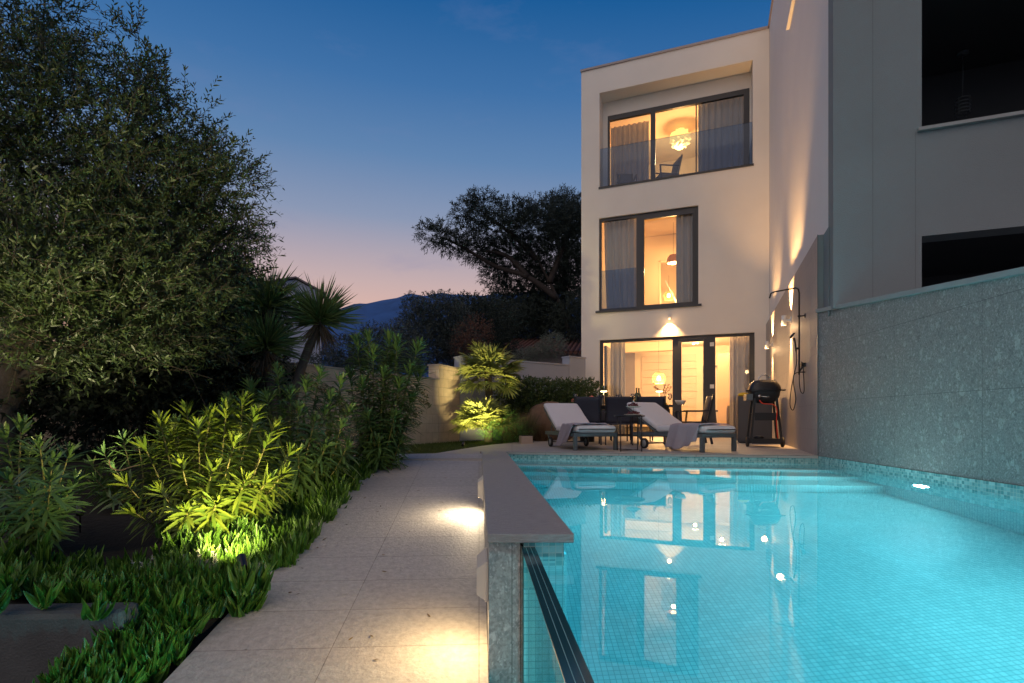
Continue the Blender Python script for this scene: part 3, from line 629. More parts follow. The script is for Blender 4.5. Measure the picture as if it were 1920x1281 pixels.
# path lamps on the outside of the pool wall
for k, (y, z, pw) in enumerate(((2.12, -.195, 3.6), (3.85, -.075, 3.6))):
    e = empty('path_lamp', (sx(.0355, y), y, z), math.atan(SH), ['cream bulkhead lamp on the pool wall nearest the camera', 'cream bulkhead lamp on the pool wall farther along the path'][k], 'wall lamp', 'bulkhead lamps on the pool wall')
    hh = .075
    o = MB(); o.m = Matrix.Rotation(R(-90), 4, 'Y')
    o.prism([(-hh, -.12), (hh, -.12), (hh, .12), (-hh, .12)], 0, .014); o.build('back_plate', M['plastic'], e, bevel=.004)
    o = MB(); o.add([(-.014, -.112, -hh + .005), (-.014, .112, -hh + .005), (-.014, .112, hh - .005), (-.014, -.112, hh - .005), (-.045, -.095, -hh + .022), (-.045, .095, -hh + .022), (-.045, .095, hh - .028), (-.045, -.095, hh - .028)],
                    [(0, 1, 2, 3), (7, 6, 5, 4), (0, 4, 5, 1), (1, 5, 6, 2), (2, 6, 7, 3), (3, 7, 4, 0)]); o.build('hood', M['plastic'], e)
    MB().add([(-.018, -.08, -hh + .0045), (-.018, .08, -hh + .0045), (-.040, .08, -hh + .0155), (-.040, -.08, -hh + .0155)], [(0, 1, 2, 3)]).build('lens', M['bulb'], e)
    lamp('path_beam', 'AREA', (-.07, -.03, -hh + .03), pw, (1, .66, .30) if k == 0 else (1, .78, .50), e, aim=(-.62, -.15, -.5), size=.12)

# ------------------------------------------------------------------ outdoor shower
s0 = swo - nnv * 5.28
sh = empty('outdoor_shower', s0, HR, 'black outdoor shower with riser, arm, hand shower and looped hose', 'shower')
MB().tube([(-.07, 0, 1.0), (-.07, 0, 2.06), (-.08, 0, 2.11), (-.11, 0, 2.13), (-.36, 0, 2.10), (-.40, 0, 2.085), (-.42, 0, 2.02)], .010, 8).build('riser', M['black'], sh, True)
o = MB().tube([(0, 0, 1.76), (-.075, 0, 1.76)], .008, 8).lathe([(0, 0), (.02, 0), (.02, .02), (0, .02)], (-.07, 0, 1.75), 10).box(-.01, 0, -.025, .025, 1.735, 1.785); o.build('upper_bracket', M['black'], sh, True)
o = MB().box(-.05, 0, -.04, .08, 1.10, 1.15).tube([(-.03, -.06, 1.125), (-.06, -.13, 1.15)], .008).tube([(-.03, .02, 1.10), (-.07, .02, 1.03), (-.07, 0, 1.0)], .012); o.build('mixer', M['black'], sh, bevel=.004)
o = MB().tube([(-.07, 0, 1.03), (0, 0, 1.03)], .008, 8).build('lower_bracket', M['black'], sh, True)
hs = empty('hand_shower'); hs.parent = sh
MB().tube([(-.105, 0, 1.30), (-.115, 0, 1.40), (-.13, .0, 1.48)], [.009, .011, .012], 8).build('grip', M['black'], hs, True)
o = MB(); o.m = Matrix.Translation((-.15, 0, 1.51)) @ Matrix.Rotation(R(-50), 4, 'Y'); o.lathe([(0, .018), (.035, .014), (.045, 0), (.042, -.010), (0, -.012)], n=18); o.build('rose', M['black'], hs, True)
o = MB().tube([(-.07, 0, 1.34), (-.11, 0, 1.34)], .014, 8); o.build('holder', M['black'], sh, True)
def arc(pts, n=10):
    P = [Vector(p) for p in pts]; P = [P[0]] + P + [P[-1]]; out = []
    for i in range(1, len(P) - 2):
        for k in range(n):
            t = k / n; a, b, c, d = P[i - 1], P[i], P[i + 1], P[i + 2]
            out.append(.5 * ((2 * b) + (c - a) * t + (2 * a - 5 * b + 4 * c - d) * t * t + (3 * b - a - 3 * c + d) * t ** 3))
    return out + [P[-1]]
MB().tube(arc([(-.105, 0, 1.30), (-.10, .01, 1.15), (-.13, .03, .98), (-.16, .03, .80), (-.175, .02, .62), (-.155, .01, .545), (-.13, .0, .56), (-.11, 0, .70), (-.135, 0, .88), (-.13, -.01, 1.0), (-.07, -.01, 1.03)]), .006, 6).build('hose', M['rubber'], sh, True)
MB().tube(arc([(-.07, .0, 1.0), (-.07, -.02, .88), (-.06, -.05, .78), (-.04, -.09, .75), (-.03, -.12, .79), (-.03, -.10, .92), (-.03, -.04, 1.10)]), .006, 6).build('hose', M['rubber'], sh, True)

# ------------------------------------------------------------------ loungers
def make_lounger():
    e = empty('sun_lounger')
    # local: y=0 foot end, +y toward the head, x across (-.29..29)
    wd = .29; o = MB()
    for s in (-1, 1): o.box(s * wd - .022, s * wd + .022, 0, 1.30, .185, .235)
    o.box(-wd + .0225, wd - .0225, 0, .045, .185, .235).box(-wd + .0225, wd - .0225, 1.25, 1.295, .185, .235)
    o.build('frame', M['alu'], e, bevel=.003)
    o = MB()
    for k in range(9): o.box(-wd + .023, wd - .023, .07 + k * .095, .07 + k * .095 + .07, .222, .233)
    o.build('slats', M['alu'], e)
    for s in (-1, 1):
        MB().box(s * wd - .0235, s * wd + .0235, .0, .05, 0, .184).build('leg', M['alu'], e, bevel=.003)
    for s in (-1, 1):
        MB().bar((s * wd, 1.20, .19), (s * wd, 1.10, .085), .02, .03).build('wheel_bracket', M['alu'], e)
        wh = empty('wheel'); wh.parent = e
        o = MB(); o.m = Matrix.Translation((s * (wd - .0), 1.08, .075)) @ Matrix.Rotation(R(90), 4, 'Y')
        o.lathe([(.052, -.016), (.070, -.018), (.075, -.010), (.075, .010), (.070, .018), (.052, .016), (.052, -.016)], n=26); o.build('tyre', M['rubber'], wh, True)
        o = MB(); o.m = Matrix.Translation((s * (wd - .0), 1.08, .075)) @ Matrix.Rotation(R(90), 4, 'Y')
        o.lathe([(0, -.012), (.052, -.010), (.052, .010), (0, .012)], n=20); o.build('hub', mat('hub', (.30, .31, .31), .5), wh, True)
    MB().tube([(-wd, 1.08, .075), (wd, 1.08, .075)], .008).build('axle', M['alu'], e)
    # backrest, hinge y=.88
    hy, hz, L_, th = .86, .235, .70, R(30)
    o = MB(); o.m = Matrix.Translation((0, hy, hz)) @ Matrix.Rotation(th, 4, 'X')
    for s in (-1, 1): o.box(s * .265 - .015, s * .265 + .015, 0, L_, -.005, .02)
    for k in range(8): o.box(-.249, .249, .03 + k * .082, .03 + k * .082 + .06, .0, .012)
    o.build('backrest', M['alu'], e)
    for s in (-1, 1): MB().bar((s * .22, 1.25, .235), (s * .22, hy + .42 * math.cos(th), hz + .42 * math.sin(th)), .016, .016).build('support_strut', M['alu'], e)
    def cushion(y1, t, wobble):
        o = MB()
        def fn(u_, v_):
            a = v_ * 2 * math.pi; ex = .22
            cx, cz = math.cos(a), math.sin(a)
            X = .285 * math.copysign(abs(cx) ** ex, cx); Z = t / 2 + t / 2 * math.copysign(abs(cz) ** .55, cz)
            e_ = min(u_, 1 - u_) * y1; k = min(1, (e_ / .035 + .02)) ** .5
            Z = t / 2 + (Z - t / 2) * k + wobble * math.sin(u_ * 11) * .003; X *= (.93 + .07 * k)
            return (X, y1 * u_, Z)
        o.grid(fn, 40, 40); return o
    o = cushion(.90, .10, 1); m0 = Matrix.Translation((0, -.03, .2355)); o.v = [tuple(m0 @ Vector(v)) for v in o.v]; o.build('seat_cushion', M['mattress'], e, True)
    o = cushion(.73, .085, 1); m0 = Matrix.Translation((0, hy + .01, hz + .022)) @ Matrix.Rotation(th, 4, 'X'); o.v = [tuple(m0 @ Vector(v)) for v in o.v]; o.build('back_cushion', M['mattress'], e, True)
    return e
la = make_lounger(); tag(la, 'left sun lounger with raised white cushion and grey towel over its foot', 'sun lounger', 'sun loungers at the pool edge')
la.location = (1.13, 7.13, 0); la.rotation_euler = (0, 0, math.atan2(.24, .97))
lb = copy_tree(la); lb['label'] = 'right sun lounger with raised white cushion, in front of the sideways chair'
lb.location = (2.66, 6.80, 0); lb.rotation_euler = (0, 0, math.atan2(.47, .88))
def make_towel(lg_, label, ya, yb, x_right, drop, seed, slant):
    rr_ = random.Random(seed); ph = [rr_.uniform(0, 6) for _ in range(6)]
    zt = .345; hw_ = .31
    def fn(u_, v_):
        yy = ya + (yb - ya) * v_
        total = drop + hw_ + x_right; s = u_ * total
        sag = slant * (v_ - .5)
        if s < drop + sag * .0:
            x = -hw_ - .012 - .02 * math.sin(v_ * 13 + ph[0]) * (1 - s / drop) - .015 * (1 - s / drop); z = zt - (drop - s) * (1 + .25 * math.sin(v_ * 3 + ph[1]))
            yy += slant * (drop - s) / drop * .8 + .02 * math.sin(v_ * 20 + s * 9)
        else:
            q = s - drop; x = -hw_ + q; z = zt
            if q < .05: z -= .02 * (1 - q / .05) ** 2
        z += .007 * math.sin(v_ * 17 + u_ * 5 + ph[2]) + .004 * math.sin(u_ * 23 + v_ * 8 + ph[3]) + .010
        return (x, yy + .03 * math.sin(u_ * 4 + ph[4]), z)
    o = MB().grid(fn, 60, 30).build('towel', M['towel'], None, True, solid=.008)
    o.location = lg_.location; o.rotation_euler = lg_.rotation_euler
    return tag(o, label, 'towel', 'towels on the loungers')
make_towel(la, 'grey towel hanging over the side of the left lounger', .02, .50, .20, .26, 1, .16)
make_towel(lb, 'mauve grey towel hanging over the side of the right lounger', .02, .54, .22, .26, 2, .12)
# front flap of each towel over the foot end
# ------------------------------------------------------------------ round side table with fruit stand
tx, ty = (1180 - 960) / F * 7.02, 7.02
st = empty('side_table', (tx, ty, 0), .5, 'small round black metal side table between the loungers', 'side table')
MB().lathe([(0, .452), (.198, .452), (.202, .46), (.202, .466), (.196, .470), (.19, .462), (0, .462)], n=40).build('tray_top', M['black'], st, True)
for k in range(4):
    a = k * math.pi / 2 + .25; MB().tube([(.192 * math.cos(a), .192 * math.sin(a), .0), (.192 * math.cos(a), .192 * math.sin(a), .452)], .007, 6).build('leg', M['black'], st, True)
o = MB()
for k in range(2):
    a = k * math.pi / 2 + .25; o.tube([(.19 * math.cos(a), .19 * math.sin(a), .012 + .006 * k), (-.19 * math.cos(a), -.19 * math.sin(a), .012 + .006 * k)], .005, 6)
o.build('cross_bar', M['black'], st)
fs = empty('fruit_stand', (tx + .055, ty, .464), 0, 'two tier porcelain fruit stand on the round side table', 'cake stand')
for r, z in ((.125, 0), (.10, .105)): MB().lathe([(0, z + .004), (r * .6, z + .004), (r, z + .016), (r, z + .020), (r * .6, z + .009), (0, z + .009)], n=30).build('plate', M['porcelain'], fs, True)
MB().tube([(0, 0, .005), (0, 0, .19)], .004, 8).lathe([(.012, .17), (.014, .18), (.012, .19), (.010, .18), (.012, .17)], (0, 0, .012), 12).build('rod', M['chrome'], fs, True)
for k, z in enumerate((.470 + .009, .58)):
    V_, Q_ = [], []; o = MB(); rr_ = random.Random(k)
    for j in range(34):
        a, r = rr_.uniform(0, 6.28), rr_.uniform(.015, .085 - .02 * k); zz = rr_.uniform(.012, .05) * (1.3 - r / .1)
        o.lathe([(0, .011), (.008, .008), (.011, 0), (.008, -.008), (0, -.011)], (r * math.cos(a), r * math.sin(a) , zz), 8)
    g = o.build('grapes', M['wine'], None, True); g.location = (tx + .055, ty, z); tag(g, ['bunch of dark red grapes on the lower plate of the stand', 'bunch of dark red grapes on the upper plate of the stand'][k], 'grapes', 'grapes on the fruit stand')

# ------------------------------------------------------------------ dining table and chairs
TA = R(-16)
tb = empty('dining_table', (1.83, 9.55, 0), TA, 'long dark outdoor dining table laid for a meal behind the loungers', 'dining table')
o = MB()
for k in range(7): o.box(-1.02, 1.02, -.40 + k * .1145, -.40 + k * .1145 + .108, .635, .66)
o.build('table_top', M['blackm'], tb); MB().box(-.95, .95, -.35, .35, .59, .634).build('apron', M['blackm'], tb)
for s in (-1, 1):
    for t_ in (-1, 1): MB().box(s * .93 - .03, s * .93 + .03, t_ * .34 - .03, t_ * .34 + .03, 0, .589).build('leg', M['blackm'], tb)
def make_chair():
    e = empty('garden_chair')                       # backrest at -y side, faces +y
    w_ = .20
    def back(u_, v_): return ((u_ - .5) * 2 * w_, -.20 - .07 * v_ + .02 * math.sin(v_ * 3.1) + .012 * (1 - (2 * u_ - 1) ** 2), .36 + .42 * v_)
    MB().grid(back, 8, 10).build('backrest', M['navy'], e, True, solid=.012)
    def seat(u_, v_): return ((u_ - .5) * 2 * w_, -.18 + .40 * v_, .36 - .015 * math.sin(u_ * math.pi))
    MB().grid(seat, 8, 6).build('seat', M['navy'], e, True, solid=.012)
    for s in (-1, 1):
        MB().bar((s * (w_ + .012), -.275, .79), (s * (w_ + .012), -.18, .36), .022, .032).build('back_post', M['black'], e)
        MB().bar((s * (w_ + .012), -.18, .36), (s * (w_ + .012), -.25, 0), .022, .035).build('leg', M['navy'], e)
        MB().bar((s * (w_ + .012), .24, .52), (s * (w_ + .012), .22, 0), .022, .035).build('leg', M['navy'], e)
        MB().bar((s * (w_ + .012), -.24, .54), (s * (w_ + .012), .26, .53), .035, .018).build('armrest', M['black'], e)
    MB().bar((-w_, -.18, .345), (w_, -.18, .345), .03, .03).bar((-w_, .22, .345), (w_, .22, .345), .03, .03).build('seat_rail', M['navy'], e)
    return e
ch = make_chair()
def chair_at(px, D, rz, label, group='garden chairs round the dining table', first=[True], s=1.0, z=0):
    c = ch if first[0] else copy_tree(ch); first[0] = False
    c.location = ((px - 960) / F * D, D, z); c.rotation_euler = (0, 0, rz); c.scale = (s, s, s); return tag(c, label, 'chair', group)
chair_at(1101, 8.85, R(-6), 'dark garden chair seen from behind, left of three, near the pink flowers')
chair_at(1160, 8.80, R(-10), 'dark garden chair seen from behind, middle one behind the side table')
chair_at(1221, 8.75, R(-14), 'dark garden chair seen from behind, behind the right lounger cushion')
chair_at(1300, 9.15, R(82), 'dark garden chair seen side on at the right end of the dining table', s=1.04)
chair_at(1125, 10.4, R(172), 'dark garden chair on the far side of the table beside the planter flowers')
chair_at(1200, 10.25, R(160), 'dark garden chair on the far side of the table under the basket lamp')
def balc(x, y, rz, label, s=1.0):
    c = copy_tree(ch); v = hw(x, y, 6.19); c.location = v; c.rotation_euler = (0, 0, rz); c.scale = (s, s, s); tag(c, label, 'chair', 'chairs behind the balcony glass')
balc(.98, .98, HR + R(200), 'dark armchair behind the balcony glass at the grey curtain', .95)
balc(1.98, 1.0, HR + R(118), 'dark armchair behind the balcony glass turned sideways', 1.1)
# tableware : positions by column and distance
def on(px, D): return ((px - 960) / F * D, D, .661)
def bottle(px, D, label, h=.30):
    o = MB().lathe([(0, 0), (.036, 0), (.038, .01), (.038, h * .55), (.030, h * .65), (.014, h * .75), (.013, h * .95), (.015, h * .96), (.015, h), (0, h)], n=18)
    b = o.build('bottle', M['bottle'], None, True); b.location = on(px, D); tag(b, label, 'bottle', 'bottles on the dining table')
bottle(1193.5, 9.35, 'left dark wine bottle on the dining table', .31); bottle(1198, 9.5, 'right dark wine bottle on the dining table', .31)
gprof = [(0, 0), (.033, .002), (.032, .005), (.004, .012), (.004, .085), (.02, .10), (.036, .13), (.037, .16), (.030, .20), (.0285, .20), (.035, .16), (.034, .13), (.018, .103), (0, .095)]
gm = None
for k, (px, D, lab) in enumerate(((1186, 9.25, 'wine glass standing just left of the two bottles'), (1256, 9.2, 'wine glass at the right end of the dining table'), (1158, 9.7, 'wine glass left of the middle chair back'), (1163, 9.6, 'wine glass behind the middle chair back'), (1079, 9.3, 'short wine glass at the left end of the table'))):
    if gm is None:
        g = MB().lathe(gprof, n=20).build('wine_glass', M['clear'], None, True); gm = g
    else:
        g = gm.copy(); C.objects.link(g)
    g.location = on(px, D); tag(g, lab, 'wine glass', 'wine glasses on the dining table')
def tablelamp(px, D, label):
    e = empty('table_lamp', on(px, D), 0, label, 'table lamp', 'cordless table lamps')
    MB().lathe([(0, 0), (.05, 0), (.05, .012), (.006, .014), (.006, .25)], n=20).build('stand', M['white'], e, True)
    MB().lathe([(0, .265), (.05, .262), (.058, .25), (.056, .25), (0, .255)], n=24).build('shade', M['white'], e, True)
    MB().lathe([(0, .2495), (.054, .2495), (.054, .238), (0, .238)], n=24).build('light_disc', M['bulb'], e)
    lamp('table_glow', 'POINT', (0, 0, .18), 2.2, WARM, e, size=.04)
tablelamp(1132, 9.35, 'slim white cordless lamp glowing beside the left chair back'); tablelamp(1236, 9.35, 'slim white cordless lamp glowing above the right chair back')
def lantern(px, D, label):
    e = empty('candle_lantern', on(px, D), 0, label, 'candle lantern')
    MB().lathe([(.055, 0), (.055, .17), (.052, .17), (.052, .005), (0, .005)], n=20).build('glass', M['clear'], e, True)
    MB().lathe([(0, .006), (.03, .006), (.03, .05), (0, .05)], n=14).build('candle', M['porcelain'], e, True)
    MB().lathe([(0, .052), (.006, .062), (.004, .075), (0, .085)], n=8).build('flame', M['bulb'], e, True)
    lamp('candle_light', 'POINT', (0, 0, .12), .7, WARM, e, size=.01)
lantern(1127.5, 9.2, 'glass lantern with burning candle between the left and middle chair backs')
b = MB().lathe([(0, 0), (.05, 0), (.085, .05), (.09, .075), (.086, .075), (.08, .05), (.045, .008), (0, .008)], n=26).build('bowl', M['porcelain'], None, True); b.location = on(1276, 9.0); tag(b, 'white porcelain bowl at the right end of the dining table', 'bowl')
b = MB().lathe([(0, 0), (.03, 0), (.035, .015), (.02, .035), (.006, .04), (.012, .05), (0, .058)], n=16).build('lemon', M['yellow'], None, True); b.location = on(1248, 9.1); tag(b, 'yellow green lemon lying beside the right chair back', 'fruit')
# branch vase
e = empty('branch_vase', on(1243, 9.6), 0, 'clear vase with blossoming twigs on the dining table', 'vase')
MB().lathe([(0, 0), (.04, .002), (.045, .08), (.03, .15), (.028, .15), (.042, .08), (.036, .006), (0, .006)], n=18).build('glass', M['clear'], e, True)
o = MB(); tips = []
for k in range(5):
    a = k * 1.3; q = [(0, 0, .02), (.03 * math.cos(a), .03 * math.sin(a), .18), (.12 * math.cos(a), .05 * math.sin(a), .30), ((.24 if k % 2 else .16) * math.cos(a), .08 * math.sin(a), .34 + .03 * (k % 3))]
    q = arc(q, 5); o.tube(q, .003, 5); tips += [q[i] for i in range(7, len(q), 2)]
o.build('twig', M['wood'], e)
lv = Leaves(); P = np.array([tuple(t_) for t_ in tips]).repeat(4, 0); lv.add(leafgeo(P, rdir(len(P)), rdir(len(P)), .035, .014, 0)); lv.build('leaf', leafmat('twig_leaf', (.08, .05, .03), (.35, .10, .06)), e)
# flower pot, pink flowers at the left end of the table
fp = A(1101, 9.9, z=0)
e = empty('flower_pot', (fp.x, fp.y, .0), 0, 'tall pot of pink geraniums beside the villa corner', 'potted plant')
MB().lathe([(0, 0), (.13, 0), (.16, .55), (.17, .62), (.15, .62), (.14, .56), (0, .56)], n=24).build('pot', M['blackm'], e, True)
lv = Leaves(); n = 420; P = np.stack([rs.uniform(-.26, .26, n), rs.uniform(-.12, .12, n), rs.uniform(.60, .78, n)], 1); lv.add(leafgeo(P, rdir(n) + [0, 0, .6], rdir(n) + [0, -.5, 1], rs.uniform(.04, .06, n), .045, .2, (.5, 1, .9, .3)))
lv.build('foliage', leafmat('geranium_leaf', (.06, .10, .02), (.16, .24, .04)), e)
o = MB(); rr_ = random.Random(8)
for k in range(9):
    cx, cy, cz = -.24 + .06 * k + rr_.uniform(-.02, .02), rr_.uniform(-.1, .06), rr_.uniform(.76, .83)
    for j in range(26):
        d = Vector((rr_.gauss(0, 1), rr_.gauss(0, 1), rr_.gauss(0, 1))).normalized() * .034
        o.lathe([(0, .008), (.009, .004), (.010, -.003), (0, -.007)], (cx + d.x, cy + d.y, cz + d.z * .8), 6)
o.build('blossom', M['pink'], e)

# ------------------------------------------------------------------ grill
ga = A(1432.5, 8.12, z=0)
g = empty('gas_grill', ga, R(-14), 'black kettle gas grill on a wheeled stand with a red hose', 'grill')
def capsule(rx, ry, h0, h1, up, pw_=2.2):
    prof = []
    o = MB()
    def fn(u_, v_):
        a = u_ * 2 * math.pi; ca, sa = math.cos(a), math.sin(a); k = 4.0
        rad = 1 / ((abs(ca) ** k + abs(sa) ** k) ** (1 / k)); t = v_ * math.pi / 2
        rr = (math.cos(t) ** .55 if t < 1.5707 else 0); return (rx * ca * rad * rr, ry * sa * rad * rr, h0 + (h1 - h0) * math.sin(t) ** 1.15)
    return o.grid(fn, 40, 12)
capsule(.225, .17, .865, 1.02, True).build('lid', M['black'], g, True)
MB().prism([(.238 * math.copysign(abs(math.cos(a)) ** .45, math.cos(a)), .182 * math.copysign(abs(math.sin(a)) ** .45, math.sin(a))) for a in np.linspace(0, 2 * math.pi, 33)[:-1]], .845, .866).build('rim', M['black'], g)
capsule(.215, .165, .843, .66, False).build('bowl', M['blackm'], g, True)
MB().tube(arc([(-.085, -.02, 1.0), (-.08, -.02, 1.05), (-.04, -.02, 1.085), (0, -.02, 1.095), (.04, -.02, 1.085), (.08, -.02, 1.05), (.085, -.02, 1.0)], 5), .009, 8).build('lid_handle', M['chrome'], g, True)
o = MB().box(-.275, -.18, -.15, .1, .70, .80); o.build('control_box', M['alu'], g, bevel=.006)
o = MB(); o.m = Matrix.Translation((-.10, -.168, .765)) @ Matrix.Rotation(R(90), 4, 'X'); o.lathe([(0, .03), (.018, .03), (.022, 0)], n=14); o.tube([(.0, .0, .02), (.10, -.015, .03), (.13, -.01, .03)], .006); o.build('control_knob', M['chrome'], g, True)
for s in (-1, 1):
    for t_ in (-1, 1):
        MB().bar((s * .15, t_ * .11, .74), (s * .215, t_ * .15, .07 if 1 else 0), .03, .035).build('leg', M['blackm'], g)
MB().box(-.165, .165, -.155, .155, .50, .515).prism([(-.16, -.158), (.16, -.158), (.16, -.150), (-.16, -.150)], [.40, .40, .40, .40], .50).build('side_panel', M['blackm'], g)
MB().box(-.20, .20, -.16, .16, .10, .125).box(-.20, .20, -.17, -.161, .05, .13).build('bottom_shelf', M['blackm'], g)
for s in (-1, 1):
    wh = empty('wheel'); wh.parent = g
    o = MB(); o.m = Matrix.Translation((s * .245, -.06, .075)) @ Matrix.Rotation(R(90), 4, 'Y'); o.lathe([(0, -.014), (.06, -.016), (.075, -.016), (.078, 0), (.075, .016), (.06, .016), (0, .014)], n=24); o.build('tyre', M['rubber'], wh, True)
MB().tube([(-.245, -.06, .075), (.245, -.06, .075)], .008).build('axle', M['alu'], g)
for s in (-1, 1): MB().tube([(s * .22, -.1, .855), (s * .275, -.1, .855)], .012).build('side_handle', M['black'], g, True)
MB().tube(arc([(-.10, -.19, .70), (-.06, -.20, .655), (.02, -.20, .645), (.10, -.19, .63), (.14, -.185, .55), (.135, -.18, .40), (.15, -.17, .20), (.165, -.14, .127)]), .008, 6).build('gas_hose', M['red'], g, True)
MB().lathe([(0, .126), (.07, .127), (.075, .14), (.07, .16), (.03, .165), (0, .165)], (-.08, -.03, 0), 16).build('drip_pan', M['black'], g, True)
# grey cabinet by the grill
cv = A(1394, 9.55, z=0)
cb = empty('storage_cabinet', (cv.x + .02, cv.y, 0), HR, 'dark grey cabinet standing between the terrace door and the grill', 'cabinet')
MB().box(-.12, .42, -.28, .28, .02, .82).build('carcass', M['cabinet'], cb, bevel=.004); MB().box(-.11, .41, -.295, -.281, .04, .80).build('cabinet_door', M['cabinet'], cb, bevel=.003)
MB().box(-.10, .40, -.27, .27, 0, .02).build('plinth', M['black'], cb)
o = MB(); rr_ = random.Random(4)
o.grid(lambda u_, v_: (.10 * math.cos(u_ * 6.283) * math.sin(v_ * 3.1416), .07 * math.sin(u_ * 6.283) * math.sin(v_ * 3.1416), .035 + .035 * math.cos(v_ * 3.1416) * (1 + .4 * math.sin(u_ * 12 + v_ * 7))), 20, 12)
cl = o.build('cloth', M['yellow'], None, True); cl.location = (cv.x - .02, cv.y - .05, .815); tag(cl, 'crumpled yellow cloth on top of the grey cabinet', 'cloth')
# table inside the room
v = hw(2.85, .95, 0); it = empty('indoor_table', v, HR, 'dark slim bench table standing just inside the terrace door', 'table')
MB().box(-.45, .35, -.2, .2, .60, .64).build('table_top', M['wood'], it)
for s in (-.38, .28):
    for t_ in (-.15, .15): MB().bar((s, t_, .6), (s + (.06 if s > 0 else -.06), t_, 0), .035, .035).build('leg', M['wood'], it)
v = hw(2.98, .95, .641); gb = MB().lathe([(.045, 0), (.055, .03), (.05, .07), (0, .075)], n=16).build('jar', M['porcelain'], None, True); gb.location = v; tag(gb, 'small white jar on the dark table inside the door', 'jar')
v = hw(3.45, .75, 0); o = MB().box(-.06, .06, -.06, .06, 0, .70).box(-.045, .045, -.045, .045, .70, .74).build('pedal_bin', mat('bin_grey', (.18, .15, .13), .5)); o.location = v; o.rotation_euler = (0, 0, HR); tag(o, 'slim taupe bin inside the right leaf of the terrace door', 'bin')

# ------------------------------------------------------------------ beige garden wall, in stepped segments
gwall = empty('garden_wall', (0, 0, 0), 0, 'beige stone garden wall stepping up behind the fan palms', 'wall')
def seg(p, q, z0, z1a, z1b, t, m_, capm, cap=.03):
    p, q = Vector((*p, 0)), Vector((*q, 0)); d = (q - p).normalized(); n_ = Vector((-d.y, d.x, 0)) * t
    P4 = [tuple(p)[:2], tuple(q)[:2], tuple(q + n_)[:2], tuple(p + n_)[:2]]
    MB().prism(P4, z0, [z1a, z1b, z1b, z1a]).build('wall_section', M[m_], gwall)
    n2 = n_.normalized() * .02; d2 = d * .012
    P5 = [tuple(p - n2 - d2)[:2], tuple(q - n2 + d2)[:2], tuple(q + n_ + n2 + d2)[:2], tuple(p + n_ + n2 - d2)[:2]]
    MB().prism(P5, [z1a + .001, z1b + .001, z1b + .001, z1a + .001], [z1a + cap, z1b + cap, z1b + cap, z1a + cap]).build('wall_cap', M[capm], gwall)
M['capbeige'] = mat('wall_cap_stone', (.42, .36, .30), .8)
M['unlitwall'] = mat('unlit_wall', (.34, .37, .44), .9, noise=.06, nscale=3)  # blue grey puts the wall's unlit stretch into its colour
seg((-9.5, 8.6), (-3.0, 7.34), -.4, 1.19, 1.17, .22, 'beige', 'capbeige')
seg((-2.98, 7.37), (-1.38, 10.0), -.4, 1.17, 1.15, .22, 'beige', 'capbeige')
seg((-1.372, 10.014), (-1.05, 10.66), -.1, 1.43, 1.41, .24, 'beige', 'capbeige')
seg((-1.04, 10.67), (1.32, 12.35), -.1, 1.66, 1.66, .24, 'unlitwall', 'unlitwall')
seg((1.33, 12.355), (1.75, 12.66), -.1, 1.86, 1.86, .24, 'unlitwall', 'unlitwall')
# lower left stone edging block
eb = empty('edging_wall', (0, 0, 0), 0, 'low stone edging wall under the ice plants at the bottom left corner', 'wall')
MB().prism([(-3.6, 1.93), (-1.50, 2.03), (-1.50, 2.16), (-3.6, 2.06)], -1.2, -.315).build('stone_face', mat('edging_stone', (.075, .08, .078), .7, noise=.45, nscale=7, bump=.4, bscale=120), eb, bevel=.025)

# ------------------------------------------------------------------ lawn: soil sheet is the ground, blades are stuff
n = 52000
yy = rs.uniform(6.2, 13.0, n * 2); xx = rs.uniform(-3.4, 1.6, n * 2)
left = np.interp(yy, [4.2, 10.0, 10.66, 12.35, 13], [-4.6, -1.35, -1.0, 1.3, 1.7]); right = np.interp(yy, [6.25, 6.52, 8.37, 10.6, 13.6], [-1.9, -.93, -.45, .45, 1.57])
k = (xx > left) & (xx < right); xx, yy = xx[k][:n], yy[k][:n]; P = np.stack([xx, yy, np.full(len(xx), -.05)], 1)
lv = Leaves(); lv.add(leafgeo(P, rdir(len(P)) * .45 + [0, 0, 1], rdir(len(P)), rs.uniform(.05, .085, len(P)), .006, .25, (1, .8, .1), 0))
gr = lv.build('grass', leafmat('grass_blade', (.035, .07, .008), (.09, .14, .02))); tag(gr, kind='stuff')

